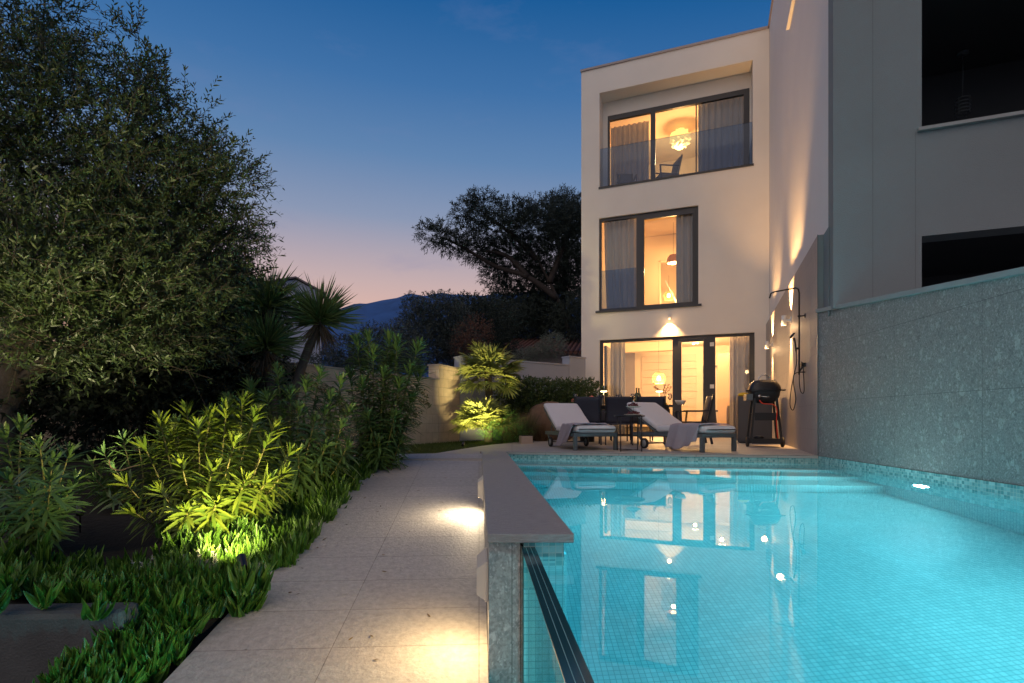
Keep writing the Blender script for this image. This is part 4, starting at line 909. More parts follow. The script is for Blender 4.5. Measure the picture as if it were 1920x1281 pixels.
# ------------------------------------------------------------------ vegetation
def limb_tube(o, pts, r0, r1, n=8):
    q = arc(pts, 5); o.tube(q, [r0 + (r1 - r0) * i / (len(q) - 1) for i in range(len(q))], n)
def lobe_points(lobes, n, shell=.55):
    c = np.array([l[0] for l in lobes]); r = np.array([l[1] for l in lobes]); vol = np.array([(l[1][0] * l[1][1] * l[1][2]) ** .75 for l in lobes]); ids = rs.choice(len(lobes), n, p=vol / vol.sum())
    d = rdir(n); t = shell + (1 - shell) * rs.random(n) ** .7; t = np.where(rs.random(n) < .25, rs.random(n) ** .5, t)
    return c[ids] + d * r[ids] * t[:, None], d, ids
def twigs(P, D0, k, tl, ll, lw, lv, spread=.9, bend=.1, prof=(.3, 1, .8, .1), stems=None, up=.25):
    n = len(P); D0 = nrm(D0); tl = rs.uniform(.6, 1.2, n) * tl; lat = nrm(np.cross(D0, rdir(n)))
    for j in range(k):
        t = (j + 1.0) / k; B = P + D0 * (tl * t)[:, None] + np.array([0, 0, -1.]) * (tl * t * t * .12)[:, None]
        ax = nrm(np.cos(j * 2.4) * lat + np.sin(j * 2.4) * np.cross(D0, lat))
        Dl = nrm(D0 * (.55 + .5 * t) + ax * spread + rs.normal(size=(n, 3)) * .18 + np.array([0, 0, up]))
        lv.add(leafgeo(B, Dl, nrm(ax + rs.normal(size=(n, 3)) * .5 + np.array([0, 0, 1.2])), ll * rs.uniform(.65, 1.2, n), lw * rs.uniform(.7, 1.2, n), bend, prof))
    if stems is not None:
        for i in range(0, n, stems[1]): stems[0].tube([tuple(P[i] - D0[i] * .10), tuple(P[i] + D0[i] * tl[i])], .0025, 4, False)
def L3(px, y, D, r, ry=None, rd=None):
    c = A(px, D, y); s = D / F; return ((c.x, c.y, c.z), (r * s, (rd or r) * s, (ry or r) * s))
OL = leafmat('olive_leaf', (.022, .040, .016), (.068, .105, .032), .45, .12)
# olive tree
ot = empty('olive_tree', A(-20, 5.4, z=-.2), 0, 'large bushy olive tree filling the upper left above the oleanders', 'tree')
ob = Vector(ot.location)
lobes = [L3(40, 20, 5.4, 115), L3(-60, 150, 5.0, 170), L3(85, 110, 5.6, 62), L3(130, 250, 5.3, 110), L3(270, 130, 5.9, 58, 70), L3(240, 220, 5.7, 85), L3(320, 250, 6.0, 80), L3(50, 330, 5.0, 150),
         L3(200, 370, 5.3, 140), L3(340, 370, 5.9, 110), L3(395, 335, 6.3, 62), L3(440, 322, 6.4, 30, 26), L3(410, 420, 6.3, 66), L3(435, 480, 6.4, 36, 56), L3(60, 480, 4.7, 130), L3(220, 500, 5.1, 130), L3(350, 500, 5.8, 110),
         L3(90, 590, 4.6, 105), L3(250, 600, 5.1, 105), L3(360, 590, 5.7, 75), L3(-40, 560, 4.6, 130), L3(160, 640, 4.8, 60, 40)]
Pc, dc, ids = lobe_points(lobes, 620, .35); kk = rs.integers(0, 620, 7400)
sp = np.minimum(.34, .5 * np.array([l[1][0] for l in lobes])[ids][kk])[:, None]
P = Pc[kk] + rs.normal(size=(7400, 3)) * sp * .45; d = nrm(dc[kk] + rs.normal(size=(7400, 3)) * .45); lv = Leaves(); stm = MB()
dd_ = d * np.array([1, 1, .7]) + np.array([.15, 0, .45]) + rs.normal(size=d.shape) * .35
twigs(P - np.array(ob), dd_, 13, .30, .062, .0155, lv, stems=(stm, 3))
lv.build('crown', OL, ot)
o = MB()
def lc(px, y, D): return tuple(A(px, D, y) - ob)
limb_tube(o, [(0, .0, -.25), (.06, .05, .35), (.12, .1, .8), lc(30, 480, 5.3)], .15, .09, 10)
for tgt in ((80, 60, 5.5), (270, 180, 5.9), (410, 350, 6.2), (230, 420, 5.4), (-60, 200, 5.1), (150, 250, 5.4), (350, 520, 5.8)):
    q = Vector(lc(*tgt)); s0_ = Vector((.1, .08, .9)); mid = (s0_ + q) / 2 + Vector((random.uniform(-.2, .2), 0, -.1)); limb_tube(o, [tuple(s0_), tuple(mid), tuple(q)], .055, .012, 7)
o.v += stm.v; base = len(o.v) - len(stm.v); o.f += [tuple(i + base for i in f) for f in stm.f]
o.build('trunk', M['bark'], ot, True)
# dark screen of shrubs behind the olive tree
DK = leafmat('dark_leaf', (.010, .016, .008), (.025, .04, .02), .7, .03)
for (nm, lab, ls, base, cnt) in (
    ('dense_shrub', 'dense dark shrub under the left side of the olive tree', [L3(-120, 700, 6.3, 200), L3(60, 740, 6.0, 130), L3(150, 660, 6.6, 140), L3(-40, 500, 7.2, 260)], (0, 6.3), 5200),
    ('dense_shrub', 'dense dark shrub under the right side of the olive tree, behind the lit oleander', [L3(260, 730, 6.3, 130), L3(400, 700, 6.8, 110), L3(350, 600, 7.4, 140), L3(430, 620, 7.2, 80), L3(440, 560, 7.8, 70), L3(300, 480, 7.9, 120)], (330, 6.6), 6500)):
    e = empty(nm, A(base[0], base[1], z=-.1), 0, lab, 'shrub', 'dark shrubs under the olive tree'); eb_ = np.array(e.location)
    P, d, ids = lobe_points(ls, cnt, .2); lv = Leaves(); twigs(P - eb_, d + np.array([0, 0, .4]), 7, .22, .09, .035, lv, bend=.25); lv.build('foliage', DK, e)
    o = MB()
    for k in range(5): limb_tube(o, [(random.uniform(-.3, .3), random.uniform(-.2, .2), -.1), (random.uniform(-.5, .5), 0, .5), (random.uniform(-.8, .8), .2, 1.2)], .04, .015, 6)
    o.build('stem', M['darkbark'], e)

# oleanders: stems with whorls of lance leaves
def oleander(px, D, zb, tops, label, m_, ll=.15, lw=.019, density=1.0, droop=.25, group='oleander bushes along the bed'):
    b = A(px, D, z=zb); e = empty('oleander', b, 0, label, 'oleander', group); o = MB(); lv = Leaves(); bv = np.array(b)
    for (tx_, ty_, dD) in tops:
        t_ = A(tx_, D + dD, ty_) - b; f0 = Vector((t_.x * .25 + random.uniform(-.04, .04), t_.y * .3, 0)); mid = (f0 + t_) * .5 + Vector((random.uniform(-.03, .03), random.uniform(-.03, .03), -.02))
        q = arc([tuple(f0), tuple(mid), tuple(t_)], 8); o.tube(q, [.008 - .005 * i / (len(q) - 1) for i in range(len(q))], 6)
        length = sum((q[i + 1] - q[i]).length for i in range(len(q) - 1)); nw = max(5, int(length / .034 * density))
        P = []; Dn = []; T = []
        for j in range(nw):
            t = (.22 + .78 * (j + .5) / nw); k = t * (len(q) - 1); i0 = min(int(k), len(q) - 2); fr = k - i0
            P += [tuple(q[i0].lerp(q[i0 + 1], fr))] * 3; Dn += [tuple((q[i0 + 1] - q[i0]).normalized())] * 3; T += [t] * 3
        P, Dn, T = np.array(P), np.array(Dn), np.array(T); a = np.arange(len(P)) * 2.094 + np.repeat(np.arange(nw), 3) * 1.05 + rs.normal(size=len(P)) * .25
        X = nrm(np.cross(Dn, [0.3, 1, 0.1])); Y = np.cross(Dn, X); out = X * np.cos(a)[:, None] + Y * np.sin(a)[:, None]
        up_ = (.25 + 1.7 * np.clip((T - .86) / .14, 0, 1))[:, None]; Dl = out + Dn * up_ + rs.normal(size=P.shape) * .12
        lv.add(leafgeo(P, Dl, Dn + out * .3, ll * rs.uniform(.7, 1.15, len(P)) * (1 - .35 * np.clip((T - .9) / .1, 0, 1)), lw * rs.uniform(.85, 1.2, len(P)), droop * rs.uniform(.4, 1.6, len(P)) * (1 - .6 * T), (.25, .85, 1, .75, .08), .35))
        # tuft of upright young leaves at the tip
        n_ = 6; tp = np.tile(np.array(tuple(q[-1])), (n_, 1)); lv.add(leafgeo(tp, rdir(n_) * .5 + np.array(tuple((q[-1] - q[-3]).normalized())) * 1.2, rdir(n_), ll * .5, lw * .8, 0, (.3, 1, .7, .1)))
    o.build('stem', M['stem'], e, True); lv.build('foliage', m_, e); return e
OA = leafmat('oleander_leaf_lit', (.08, .15, .020), (.19, .25, .030), .38, .22)  # lamp light on the leaves painted in as a yellower green
OB = leafmat('oleander_leaf_dim', (.060, .13, .045), (.13, .22, .06), .35, .2)  # same leaf for bushes outside the lamp, dimmer light kept in the colour
rn = random.Random(11)
tp = [(235, 905, -.2), (270, 835, -.1), (300, 790, 0), (325, 812, .15), (350, 770, .2), (372, 800, -.15), (395, 775, .1), (425, 765, .1), (455, 750, .2), (440, 830, -.2), (480, 775, .1), (500, 830, -.05), (515, 800, .2), (545, 850, .0),
      (340, 870, -.3), (400, 880, -.35), (460, 900, -.3), (350, 960, -.45), (405, 945, -.45), (300, 920, -.35), (250, 960, -.25), (500, 905, -.2), (530, 890, -.1), (395, 780, .4), (330, 800, .45), (470, 800, .4)]
oleander(385, 3.5, -.34, tp, 'brightly lit yellow green oleander in the middle of the bed', OA, density=1.5)
oleander(60, 3.15, -.34, [(-30, 850, 0), (10, 815, .1), (40, 800, -.1), (75, 838, -.2), (100, 865, 0), (130, 850, .1), (95, 900, -.3), (20, 900, -.3), (60, 930, -.3), (120, 930, -.1), (-20, 930, -.2), (140, 900, .2), (55, 850, .3), (-50, 880, .1)], 'dim green oleander at the left border of the bed', OB, density=1.3)
oleander(255, 4.3, -.25, [(195, 850, 0), (230, 820, .1), (260, 835, 0), (215, 880, -.2), (180, 900, -.1), (290, 850, .2), (170, 870, .2), (300, 815, .3), (150, 890, .1), (330, 790, .3), (200, 930, -.2), (240, 900, -.1)], 'dark low oleander behind and left of the lit one', OB, density=1.1)
oleander(560, 4.35, -.20, [(400, 775, .3), (430, 750, .2), (470, 725, .2), (520, 695, .2), (500, 745, 0), (545, 740, 0), (575, 720, .1), (600, 700, .3), (560, 770, -.1), (620, 745, .2), (640, 715, .4), (590, 790, -.2), (640, 800, 0), (520, 800, -.2), (480, 790, -.1), (610, 840, -.2), (560, 850, -.3), (655, 770, .2), (650, 840, 0), (440, 790, .3), (610, 770, .1)], 'green oleander with drooping leaves below the yucca heads', OB, ll=.18, lw=.022, density=1.7, droop=.55)
oleander(705, 5.35, -.12, [(668, 640, .1), (690, 632, .2), (700, 660, -.1), (730, 632, .2), (745, 640, .1), (785, 648, .2), (770, 690, 0), (790, 700, .2), (655, 700, 0), (680, 720, -.2), (720, 700, -.1), (750, 720, -.1), (735, 670, .2), (690, 780, -.3), (740, 780, -.2), (660, 770, -.1), (770, 750, .1), (710, 830, -.3), (655, 830, -.2), (750, 830, -.1), (715, 750, .3), (690, 850, -.2)], 'tall oleander at the far end of the bed in front of the beige wall', OB, ll=.19, lw=.023, density=1.8, droop=.4)
# ice plant ground cover: clusters of fleshy fingers
LP = A(455, 2.55, z=-.325)
def tuft(cx, cy, cz, n, s, out):
    if math.hypot(cx - LP.x, cy - LP.y) < .30 and cy > LP.y - .06: return
    P = np.tile([[cx, cy, cz]], (n, 1)) + rs.normal(size=(n, 3)) * [.012, .012, .004]; D_ = rdir(n); D_[:, 2] = np.abs(D_[:, 2]); D_ = D_ * [.75, .75, .7] + [0, 0, .72]
    out.append((P, D_, s * rs.uniform(.75, 1.25) * rs.uniform(.6, 1.1, n)))
acc = []
for i in range(900):
    y = rs.uniform(1.95, 5.5); x0 = -1.10 - abs(rs.normal()) * .30 - (.0 if y > 2.6 else .05); 
    if i > 640: x0 = rs.uniform(-2.9, -1.25); y = rs.uniform(2.02, 2.75 + .1 * rs.random())
    if rs.random() < .08 and y > 2.4: x0 = -1.05
    if x0 < -1.40 and y < 2.16: y = 2.16 + rs.uniform(0, .2)
    zb = gz(x0, y) + rs.uniform(0, .05)
    tuft(x0 - SH * y, y, zb, int(rs.uniform(9, 15)), .10, acc)
for i in range(15): tuft(sx(0, 2.0) + rs.uniform(-2.9, -1.45), rs.uniform(1.93, 2.1), -.32 + rs.uniform(-.04, .03), 14, .11, acc)
for i in range(170):
    y = rs.uniform(1.5, 2.6); x0 = rs.uniform(-1.42 if y < 2.1 else -1.6, -1.14 - .10 * (2.6 - y))
    tuft(x0 - SH * y, y, gz(x0, max(y, 2.0)) - .06 * max(0, 2 - y) + rs.uniform(0, .04), 12, .10, acc)
for (px, D) in ((425, 2.40), (455, 2.40), (475, 2.44), (440, 2.44), (492, 2.46)):
    v = A(px, D, z=-.37); tuft(v.x, v.y, v.z, 14, .12, acc)
for i in range(120):
    y = rs.uniform(2.15, 5.4); x0 = rs.uniform(-1.30, -1.06); tuft(x0 - SH * y, y, ramp_z(y) - .02 if x0 > -1.13 else gz(x0, y) + .02, int(rs.uniform(12, 20)), .135, acc)
P = np.concatenate([a[0] for a in acc]); D_ = np.concatenate([a[1] for a in acc]); Ln = np.concatenate([a[2] for a in acc])
# fleshy: two crossed strips form a three sided finger
lv = Leaves(); U_ = rdir(len(P)); lv.add(leafgeo(P, D_, U_, Ln, .021, -.15, (.7, 1, .95, .6, .08), 1.0)); S_ = np.cross(nrm(D_), U_); lv.add(leafgeo(P, D_, S_, Ln, .017, -.15, (.7, 1, .95, .6, .08), -1.0))
gc = lv.build('ice_plant_cover', leafmat('ice_plant', (.045, .13, .018), (.13, .27, .03), .4, .15)); tag(gc, kind='stuff')
# dry leaves blown onto the path and the bed
n = 150; yy = rs.uniform(1.6, 5.6, n); x0_ = np.where(rs.random(n) < .5, rs.uniform(-1.12, -.85, n), rs.uniform(-1.12, -.05, n) ); P = np.stack([x0_ - SH * yy, yy, np.minimum(0, -.78 + .1344 * yy) + .006], 1)[: 70]
lv = Leaves(); D_ = rdir(len(P)); D_[:, 2] *= .1; lv.add(leafgeo(P, D_, np.tile([[0, .0, 1.]], (len(P), 1)) + rs.normal(size=P.shape) * .25, rs.uniform(.018, .045, len(P)), .009, -.1, (.3, 1, .8, .1)))
tag(lv.build('fallen_leaves', leafmat('dry_leaf', (.14, .09, .04), (.26, .19, .08), .8, .1)), kind='stuff')
# silver sprigs
SV = leafmat('silver_leaf', (.30, .32, .27), (.42, .44, .38), .7, .1)
for k, (px, y_, D) in enumerate(((345, 1072, 2.62), (381, 1066, 2.66), (402, 1062, 2.70), (262, 1078, 2.5), (490, 1080, 2.62))):
    v = A(px, D, y_); e = empty('silver_sprig', (v.x, v.y, v.z - .06), 0, ['silver sprig among the ice plants, below the left part of the lit oleander', 'silver sprig among the ice plants, left of a bright pair', 'silver sprig among the ice plants, brightest one', 'silver sprig farthest left above the edging wall', 'silver sprig nearest the path edge'][k], 'plant', 'silver sprigs in the ground cover')
    lv = Leaves(); o = MB()
    for j in range(4):
        tpv = Vector((rn.uniform(-.04, .04), rn.uniform(-.03, .03), rn.uniform(.09, .15))); o.tube([(0, 0, 0), tuple(tpv)], .0015, 4); n_ = 34; t_ = rs.uniform(.3, 1, n_)[:, None]
        lv.add(leafgeo(np.array(tuple(tpv))[None] * t_, rdir(n_) + [0, 0, .3], rdir(n_), .014, .0035, 0, (.6, 1, .3)))
    o.build('stem', SV, e); lv.build('foliage', SV, e)
# fallen curled dry leaf on the dark oleander
o = MB().tube(arc([A(205, 3.6, 862), A(208, 3.6, 876), A(225, 3.6, 882), A(245, 3.6, 876), A(272, 3.6, 870)], 6), .004, 5).build('dry_stalk', mat('dry_stalk', (.45, .30, .15), .8)); tag(o, 'curled dry orange stalk caught in the leaves left of the lit oleander', 'stalk')

# yucca
yb_ = A(520, 6.9, z=-.05); yc = empty('yucca', yb_, 0, 'yucca with three spiky heads on brown trunks beside the olive tree', 'yucca')
YL = leafmat('yucca_leaf', (.07, .13, .045), (.14, .21, .065), .4, .1); YD = leafmat('dead_leaf', (.10, .075, .045), (.18, .13, .08), .9, .1)
for (px, y, D, r, n) in ((503, 575, 7.0, .60, 330), (498, 650, 6.7, .56, 330), (600, 600, 7.1, .60, 340)):
    c = np.array(A(px, D, y) - yb_); d = rdir(n * 2); d = d[d[:, 2] > -.45][:n]; P = c + d * .03 + np.array([0, 0, 1]) * (rs.random(len(d))[:, None] * .12 - .06)
    lv = Leaves(); lv.add(leafgeo(P, d + [0, 0, .25], rdir(len(d)), r * rs.uniform(.75, 1.1, len(d)), .024, rs.uniform(0, .18, len(d)), (.6, 1, .9, .6, .03), .5)); lv.build('leaf_rosette', YL, yc)
    d = rdir(110); d[:, 2] = -np.abs(d[:, 2]) - .4; lv = Leaves(); lv.add(leafgeo(np.tile(c - [0, 0, .05], (110, 1)), d, rdir(110), r * .65, .02, .2, (.6, 1, .6, .05), .5)); lv.build('dead_skirt', YD, yc)
    o = MB(); limb_tube(o, [(rn.uniform(-.05, .05), 0, -.1), (c[0] * .4, c[1] * .5, c[2] * .5), tuple(c)], .075, .05, 10); o.build('trunk', M['bark'], yc, True)

# fan palms
FP = leafmat('fan_palm_leaf', (.16, .20, .05), (.30, .33, .09), .45, .15)
def fanpalm(px, y, D, zb, nf, r, leaf, label, trunk=True, lowest=-.5):
    b = A(px, D, z=zb); e = empty('fan_palm', b, 0, label, 'fan palm', 'fan palms by the lawn'); c = A(px, D, y) - b; lv = Leaves(); o = MB()
    for i in range(nf):
        d = Vector((rn.gauss(0, 1), rn.gauss(0, 1), rn.gauss(.35, 1))).normalized()
        if d.z < lowest: d.z = -d.z * .3
        pt = c + d * r * rn.uniform(.75, 1.1); o.tube([tuple(c), tuple((c + pt) / 2 + Vector((0, 0, .03))), tuple(pt)], .004, 4)
        side = d.cross(Vector((rn.gauss(0, .2), rn.gauss(0, .2), 1))).normalized(); nl = 17; a = np.linspace(-1.75, 1.75, nl); dv, sv = np.array(tuple(d)), np.array(tuple(side))
        Dl = dv * np.cos(a)[:, None] + sv * np.sin(a)[:, None]; Pn = np.tile(np.array(tuple(pt)), (nl, 1)); upv = np.cross(sv, dv)
        lv.add(leafgeo(Pn, Dl + rs.normal(size=Dl.shape) * .04, np.tile(upv, (nl, 1)), leaf * (1 - .18 * np.abs(a) / 1.75) * rs.uniform(.9, 1.05, nl), .032, rs.uniform(.05, .30, nl), (.35, 1, .8, .05), .6))
    o.build('stalk', M['stem'], e); lv.build('frond', FP, e)
    if trunk:
        o = MB(); limb_tube(o, [(0, 0, -.05), (.03, 0, c.z * .5), tuple(c)], .085, .07, 10); o.build('trunk', M['bark'], e, True)
fanpalm(915, 705, 10.1, -.05, 80, .44, .34, 'taller fan palm with spreading fronds, lit from below')
fanpalm(905, 795, 9.5, -.05, 110, .34, .30, 'low dense fan palm glowing at the foot of the taller one', False, -.2)
# feathery green shrub, grass clump, planter
def cloud(name, label, cat, base, lobes, n, k, tl, ll, lw, m_, group=None, bend=.2, shell=.4, prof=(.3, 1, .8, .1), trunkpts=None, tm='darkbark', tr=(.08, .03), part='foliage', tpart='stem'):
    e = empty(name, base, 0, label, cat, group); P, d, _ = lobe_points(lobes, n, shell); lv = Leaves(); twigs(P - np.array(base), d * np.array([1, 1, .8]) + np.array([0, 0, .35]) + rs.normal(size=d.shape) * .3, k, tl, ll, lw, lv, bend=bend, prof=prof); lv.build(part, m_, e)
    o = MB()
    for q in (trunkpts or [[(0, 0, -.05), (.03, 0, .2), (.05, 0, .4)]]): limb_tube(o, q, tr[0], tr[1], 7)
    o.build(tpart, M[tm], e, True); return e
GF = leafmat('feathery_leaf', (.05, .16, .03), (.12, .30, .05), .5, .25)
cloud('feathery_shrub', 'bright green feathery shrub right of the low fan palm', 'shrub', A(940, 9.4, z=-.05), [L3(945, 800, 9.4, 30, 28), L3(925, 812, 9.3, 24, 20), L3(965, 810, 9.5, 26, 22)], 520, 8, .14, .05, .004, GF, tr=(.01, .005))
MG = leafmat('mound_grass', (.06, .07, .03), (.13, .12, .05), .6, .2)
def grassclump(px, D, n, h, label, m_):
    b = A(px, D, z=-.05); e = empty('grass_clump', b, 0, label, 'ornamental grass', 'ornamental grasses below the hedge'); d = rdir(n); d[:, 2] = 0; lv = Leaves()
    lv.add(leafgeo(d * rs.random((n, 1)) * .12, d * rs.uniform(.1, .6, (n, 1)) + [0, 0, 1], rdir(n), h * rs.uniform(.6, 1.1, n), .007, rs.uniform(.1, .5, n), (.8, 1, .8, .5, .05), .3)); lv.build('blades', m_, e)
grassclump(985, 10.0, 700, .85, 'tall arching grass clump right of the fan palms', MG); grassclump(1015, 10.2, 500, .6, 'brownish grass clump left of the left lounger', leafmat('dry_grass', (.12, .07, .035), (.22, .14, .07), .7, .2))
grassclump(955, 10.4, 500, .7, 'dark grass clump in the shade behind the palms', MG)
pb = A(986, 9.2, z=-.04); e = empty('planter', pb, .2, 'square pale clay planter at the edge of the lawn', 'planter'); MB().box(-.10, .10, -.1, .1, 0, .17).build('pot', M['terracotta'], e, bevel=.01); MB().box(-.09, .09, -.09, .09, .171, .18).build('soil_fill', M['soil'], e)
bz = A(1025, 10.9, z=-.05); e = empty('rock', bz, 0, 'large brown boulder under the hedge behind the left lounger', 'rock')
def rock(u_, v_):
    th, ph = u_ * 2 * math.pi, v_ * math.pi; r = 1 + .12 * math.sin(3 * th + 2 * ph) + .08 * math.sin(7 * th - 3 * ph)
    return (.62 * r * math.sin(ph) * math.cos(th), .35 * r * math.sin(ph) * math.sin(th), .35 + .42 * r * math.cos(ph))
MB().grid(rock, 30, 18).build('stone', mat('brown_rock', (.17, .11, .08), .9, noise=.4, nscale=6, bump=1, bscale=14), e, True)
HG = leafmat('hedge_leaf', (.03, .065, .02), (.07, .12, .035), .5, .1)
hl_ = [((x, 10.95 + .68 * x * .9, .72), (.42, .36, .56)) for x in np.arange(.05, 1.9, .28)]
hl_ = [((c[0], c[1], c[2]), r) for c, r in hl_ if c[1] < 12.3]
cloud('hedge', 'dense clipped hedge in front of the grey wall left of the villa', 'hedge', (.9, 11.5, -.05), hl_, 5200, 6, .09, .045, .026, HG, shell=.7, bend=.1)
# trailing creeper on the beige wall
def creeper(label, pts, n):
    e = empty('creeper', A(pts[0][0], pts[0][2], pts[0][1]), 0, label, 'climbing plant'); b = Vector(e.location); o = MB(); lv = Leaves()
    for s in range(n):
        q = arc([tuple(A(px + rn.uniform(-14, 14), D, y + rn.uniform(-14, 14)) - b) for px, y, D in pts], 8); o.tube(q, .003, 4); P = np.array([tuple(v) for v in q]).repeat(3, 0)
        lv.add(leafgeo(P + rs.normal(size=P.shape) * .015, rdir(len(P)), rdir(len(P)), .035, .02, .1, (.4, 1, .8, .1)))
    o.build('vine', M['stem'], e); lv.build('foliage', leafmat('creeper_leaf', (.10, .10, .03), (.18, .16, .05), .5, .2), e)
creeper('trailing creeper spraying out over the beige wall right of the tall oleander', [(735, 690, 7.0), (760, 720, 7.4), (785, 740, 7.5), (812, 760, 7.6)], 3)
creeper('second trailing creeper low on the beige wall', [(725, 740, 7.0), (745, 765, 7.3), (765, 780, 7.4), (785, 785, 7.5)], 3)
creeper('leafy creeper clinging to the beige wall behind the yucca trunks', [(560, 700, 7.2), (590, 720, 7.3), (630, 740, 7.5), (650, 780, 7.5)], 6)

# ------------------------------------------------------------------ trees and buildings beyond the wall
PN = leafmat('pine_needle', (.012, .024, .020), (.035, .055, .042), .7, .05)
BT = leafmat('bush_leaf', (.025, .04, .04), (.07, .10, .09), .6, .05)
RB = leafmat('reddish_leaf', (.07, .035, .025), (.14, .07, .045), .7, .1)
D1 = 21.0; pbase = A(1085, D1, z=.3)
pl_ = [L3(815, 440, 20, 34, 22), L3(850, 455, 20.5, 36, 22), L3(880, 400, 20.5, 36, 26), L3(905, 380, 21, 34, 16), L3(930, 432, 21, 62, 26), L3(965, 398, 21, 42, 22), L3(1010, 425, 21, 60, 34), L3(1060, 412, 21.5, 46, 32), L3(1040, 480, 22, 70, 50),
       L3(960, 480, 22, 62, 34), L3(900, 470, 21.5, 44, 24), L3(985, 560, 23, 75, 60), L3(1060, 560, 23, 80, 60), L3(1100, 460, 22, 60, 90), L3(930, 520, 22.5, 30, 22), L3(1080, 600, 20.2, 50, 50), L3(990, 600, 22, 70, 40)]
def P2(px, y, D): return tuple(A(px, D, y) - pbase)
e = cloud('pine_tree', 'big dark pine with spreading limbs left of the villa', 'tree', pbase, pl_, 11500, 9, .26, .15, .028, PN, trunkpts=[[(0, 0, -.5), P2(1070, 640, 21), P2(1045, 560, 21), P2(1010, 490, 21.3)], [P2(1045, 560, 21), P2(990, 520, 21), P2(930, 500, 21), P2(870, 465, 20.6), P2(830, 445, 20.2)], [P2(1010, 490, 21.3), P2(960, 440, 21), P2(905, 400, 20.8)], [P2(1030, 530, 21), P2(1060, 450, 21.4), P2(1075, 380, 21.6)], [P2(990, 520, 21), P2(950, 480, 21), P2(900, 470, 21)]], tr=(.13, .035), shell=.2, part='crown', tpart='trunk')
e = cloud('pine_tree', 'second pine with a rounded dark top behind the big pine', 'tree', A(1000, 25, z=.3), [L3(1030, 396, 25, 42, 28), L3(1065, 400, 25, 40, 40), L3(1000, 640, 24, 110, 60), L3(900, 620, 24, 60, 60)], 5200, 8, .3, .18, .03, PN, trunkpts=[[(0, 0, -.5), (1.2, 0, 4), (1.6, 0, 9)]], tr=(.25, .1), part='crown', tpart='trunk')
cloud('evergreen_tree', 'rounded grey green tree with a knobbly top above the beige wall', 'tree', A(820, 15, z=.2), [L3(790, 610, 15, 42, 50), L3(820, 590, 15, 45, 40), L3(800, 650, 15, 62, 45), L3(850, 600, 15.3, 40, 32), L3(770, 570, 15, 12, 16), L3(838, 565, 15, 13, 14), L3(860, 650, 15, 45, 40)], 5200, 7, .16, .06, .022, BT, part='crown', tpart='trunk', trunkpts=[[(0, 0, -.3), (0, 0, 1), (0, 0, 2.6)]])
cloud('evergreen_tree', 'smaller dark tree between the pine and the rounded tree', 'tree', A(900, 17, z=.2), [L3(880, 580, 17, 34, 26), L3(920, 600, 17, 60, 40), L3(905, 660, 17, 70, 40), L3(870, 650, 17, 40, 50)], 3600, 7, .18, .07, .03, PN, part='crown', tpart='trunk', trunkpts=[[(0, 0, -.3), (0, 0, 1), (0, 0, 2.6)]])
cloud('reddish_shrub', 'sparse reddish brown shrub above the fan palms', 'shrub', A(880, 13.3, z=.5), [L3(890, 625, 13.3, 34, 30), L3(870, 650, 13.3, 24, 24)], 600, 6, .16, .05, .015, RB, shell=.2)
cloud('small_olive', 'small grey green olive beyond the grey wall', 'tree', A(1030, 14.5, z=.5), [L3(1035, 650, 14.5, 24, 20), L3(1010, 662, 14.6, 20, 12), L3(985, 668, 14.6, 24, 10)], 900, 8, .16, .05, .012, leafmat('grey_olive', (.10, .13, .11), (.18, .21, .17), .6, .1), part='crown', tpart='trunk')
cloud('low_shrub', 'low dark shrubs at the foot of the hill beyond the wall', 'shrub', A(700, 12.5, z=.3), [L3(650, 665, 12.5, 45, 35), L3(700, 650, 12.8, 45, 40), L3(745, 650, 13, 40, 45), L3(720, 690, 12.5, 80, 30), L3(610, 690, 12, 50, 25)], 3600, 6, .14, .06, .02, BT)
cloud('cypress', 'thin dark treetop standing before the pale house', 'tree', A(523, 13, z=0), [L3(523, 545, 13, 9, 22), L3(525, 600, 13, 16, 40), L3(520, 660, 13, 22, 50)], 800, 6, .1, .06, .02, DK, part='crown', tpart='trunk')
# pale house
ph_ = A(550, 26, z=0); e = empty('pale_house', ph_, R(25), 'pale blue grey house with gable roof behind the yucca', 'house')
HM = mat('far_render', (.42, .46, .55), .9); zr = (HZ - 545) * 26 / F + EYE
MB().box(-1.9, 1.3, 0, 6, -.5, zr).build('wall', HM, e)
MB().add([(-1.9, -.002, zr), (1.3, -.002, zr), (.1, -.002, zr + .55), (-1.9, 6, zr), (1.3, 6, zr), (.1, 6, zr + .55)], [(0, 1, 2), (5, 4, 3), (0, 3, 4, 1)]).build('gable', HM, e)
MB().add([(-2.1, -.15, zr - .02), (.1, -.15, zr + .60), (.1, 6.1, zr + .60), (-2.1, 6.1, zr - .02), (-2.1, -.15, zr + .06), (.1, -.15, zr + .68), (.1, 6.1, zr + .68), (-2.1, 6.1, zr + .06)], [(0, 1, 2, 3), (7, 6, 5, 4), (0, 4, 5, 1), (3, 2, 6, 7), (0, 3, 7, 4)]).add([(1.5, -.15, zr - .06), (.1, -.15, zr + .60), (.1, 6.1, zr + .60), (1.5, 6.1, zr - .06), (1.5, -.15, zr + .02), (.1, -.15, zr + .68), (.1, 6.1, zr + .68), (1.5, 6.1, zr + .02)], [(3, 2, 1, 0), (4, 5, 6, 7), (1, 5, 4, 0), (7, 6, 2, 3), (4, 7, 3, 0)]).build('roof', mat('far_roof', (.22, .17, .17), .8), e)
MB().box(.0, .25, 2, 2.3, zr + .5, zr + 1.15).build('chimney', HM, e)
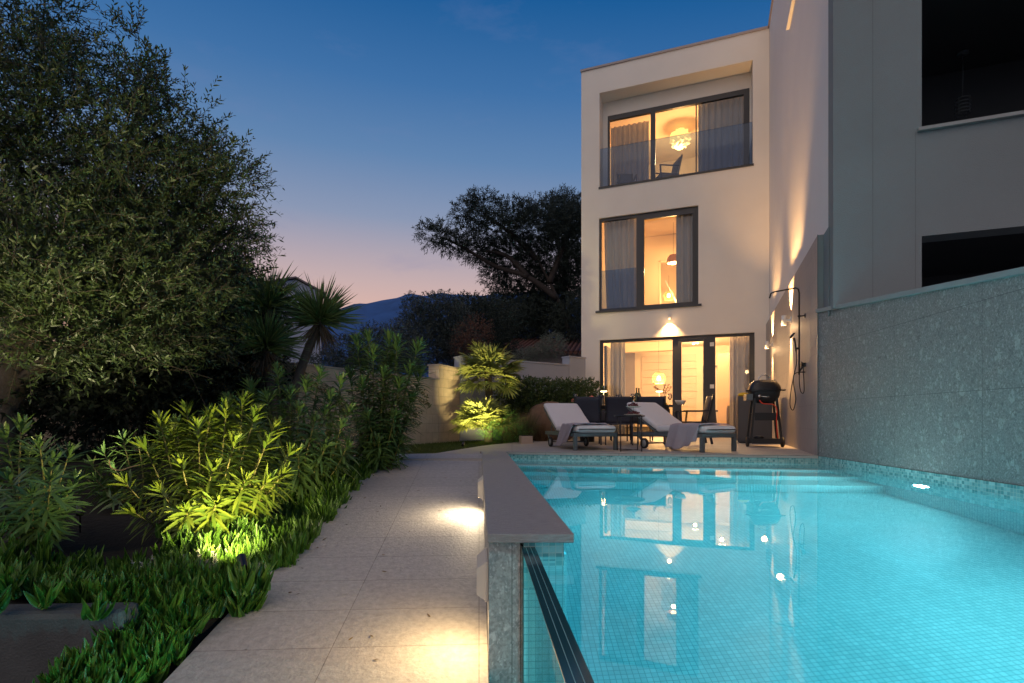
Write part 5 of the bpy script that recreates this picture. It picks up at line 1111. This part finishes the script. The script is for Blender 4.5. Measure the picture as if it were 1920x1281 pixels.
# red tiled roof beyond the grey wall
rb = A(1020, 18, z=0); e = empty('low_house', rb, R(-12), 'low house with dark red tiled roof between the pine trunks', 'house')
zt = (HZ - 662) * 18 / F + EYE; RT = mat('dark_roof_tile', (.12, .055, .045), .8, noise=.4, nscale=8)
MB().box(-1.6, 3, 0, 4, 0, zt).build('wall', mat('low_house_wall', (.20, .18, .19), .9), e)
o = MB()
for k in range(30): o.tube([(-1.8 + k * .17, -.3, zt - .05), (-1.8 + k * .17, 4, zt + 1.1)], .07, 6)
o.build('roof', RT, e)
# hill
def hillz(x, y): return 0
hx = np.linspace(-900, 1200, 90); o = MB(); hv = []; hf = []
D2 = 1000.0
def ridge(x):
    px = 960 + x / D2 * F; y = np.interp(px, [-400, 300, 480, 560, 640, 690, 755, 850, 1000, 1500], [680, 660, 640, 615, 593, 580, 569, 562, 560, 600]); return (HZ - y) * D2 / F
for i, x in enumerate(hx):
    for j in range(14):
        t = j / 13; z = ridge(x) * math.sin(min(1, t * 1.0) * math.pi / 2) ** 1.0 * (1 + (.03 * math.sin(x * .031) + .02 * math.sin(x * .083 + j)) * (1 - abs(2 * t - 1))) - 10 * (1 - t) + 2.2 * math.sin(x * .14) * t
        hv.append((x, D2 - 500 * (1 - t), z))
for i in range(len(hx) - 1):
    for j in range(13): hf.append((i * 14 + j, (i + 1) * 14 + j, (i + 1) * 14 + j + 1, i * 14 + j + 1))
o.add(hv, hf); hh_ = o.build('hill', mat('hazy_hill', (.028, .095, .27), .95, noise=.45, nscale=.035), smooth=True); tag(hh_, kind='structure')  # blue distance haze put into the base colour

# ------------------------------------------------------------------ garden spotlights (spike lamps hidden in the planting)
def spike(v, target, pw, ang, label, col=(1, .80, .34)):
    e = empty('garden_spotlight', v, 0, label, 'garden light', 'spike spotlights in the planting'); d = (Vector(target) - Vector(v)).normalized()
    MB().tube([(0, 0, -.10), (0, 0, .03)], .006, 6).build('spike', M['black'], e)
    o = MB(); o.tube([tuple(Vector((0, 0, .05)) - d * .03), tuple(Vector((0, 0, .05)) + d * .05)], .022, 14, True); o.build('head', M['black'], e)
    o = MB(); o.m = Matrix.Translation(Vector((0, 0, .05)) + d * .052) @ d.to_track_quat('Z', 'Y').to_matrix().to_4x4(); o.lathe([(0, 0), (.019, 0)], n=14); o.build('lens', M['bulb'], e)
    lamp('spot_beam', 'SPOT', Vector((0, 0, .05)) + d * .06, pw, col, e, aim=d, size=.03, angle=ang, blend=1)
spike(LP, A(395, 3.5, 795), 150, 105, 'spike spotlight hidden in the ice plants below the lit oleander')
spike(A(150, 3.6, z=-.25), A(190, 5.2, 430), 135, 88, 'spike spotlight hidden in the bed aimed up at the olive tree', (1, .85, .50))
spike(A(868, 8.2, z=-.02), A(912, 10.0, 745), 480, 60, 'spike spotlight in the lawn aimed at the fan palms')
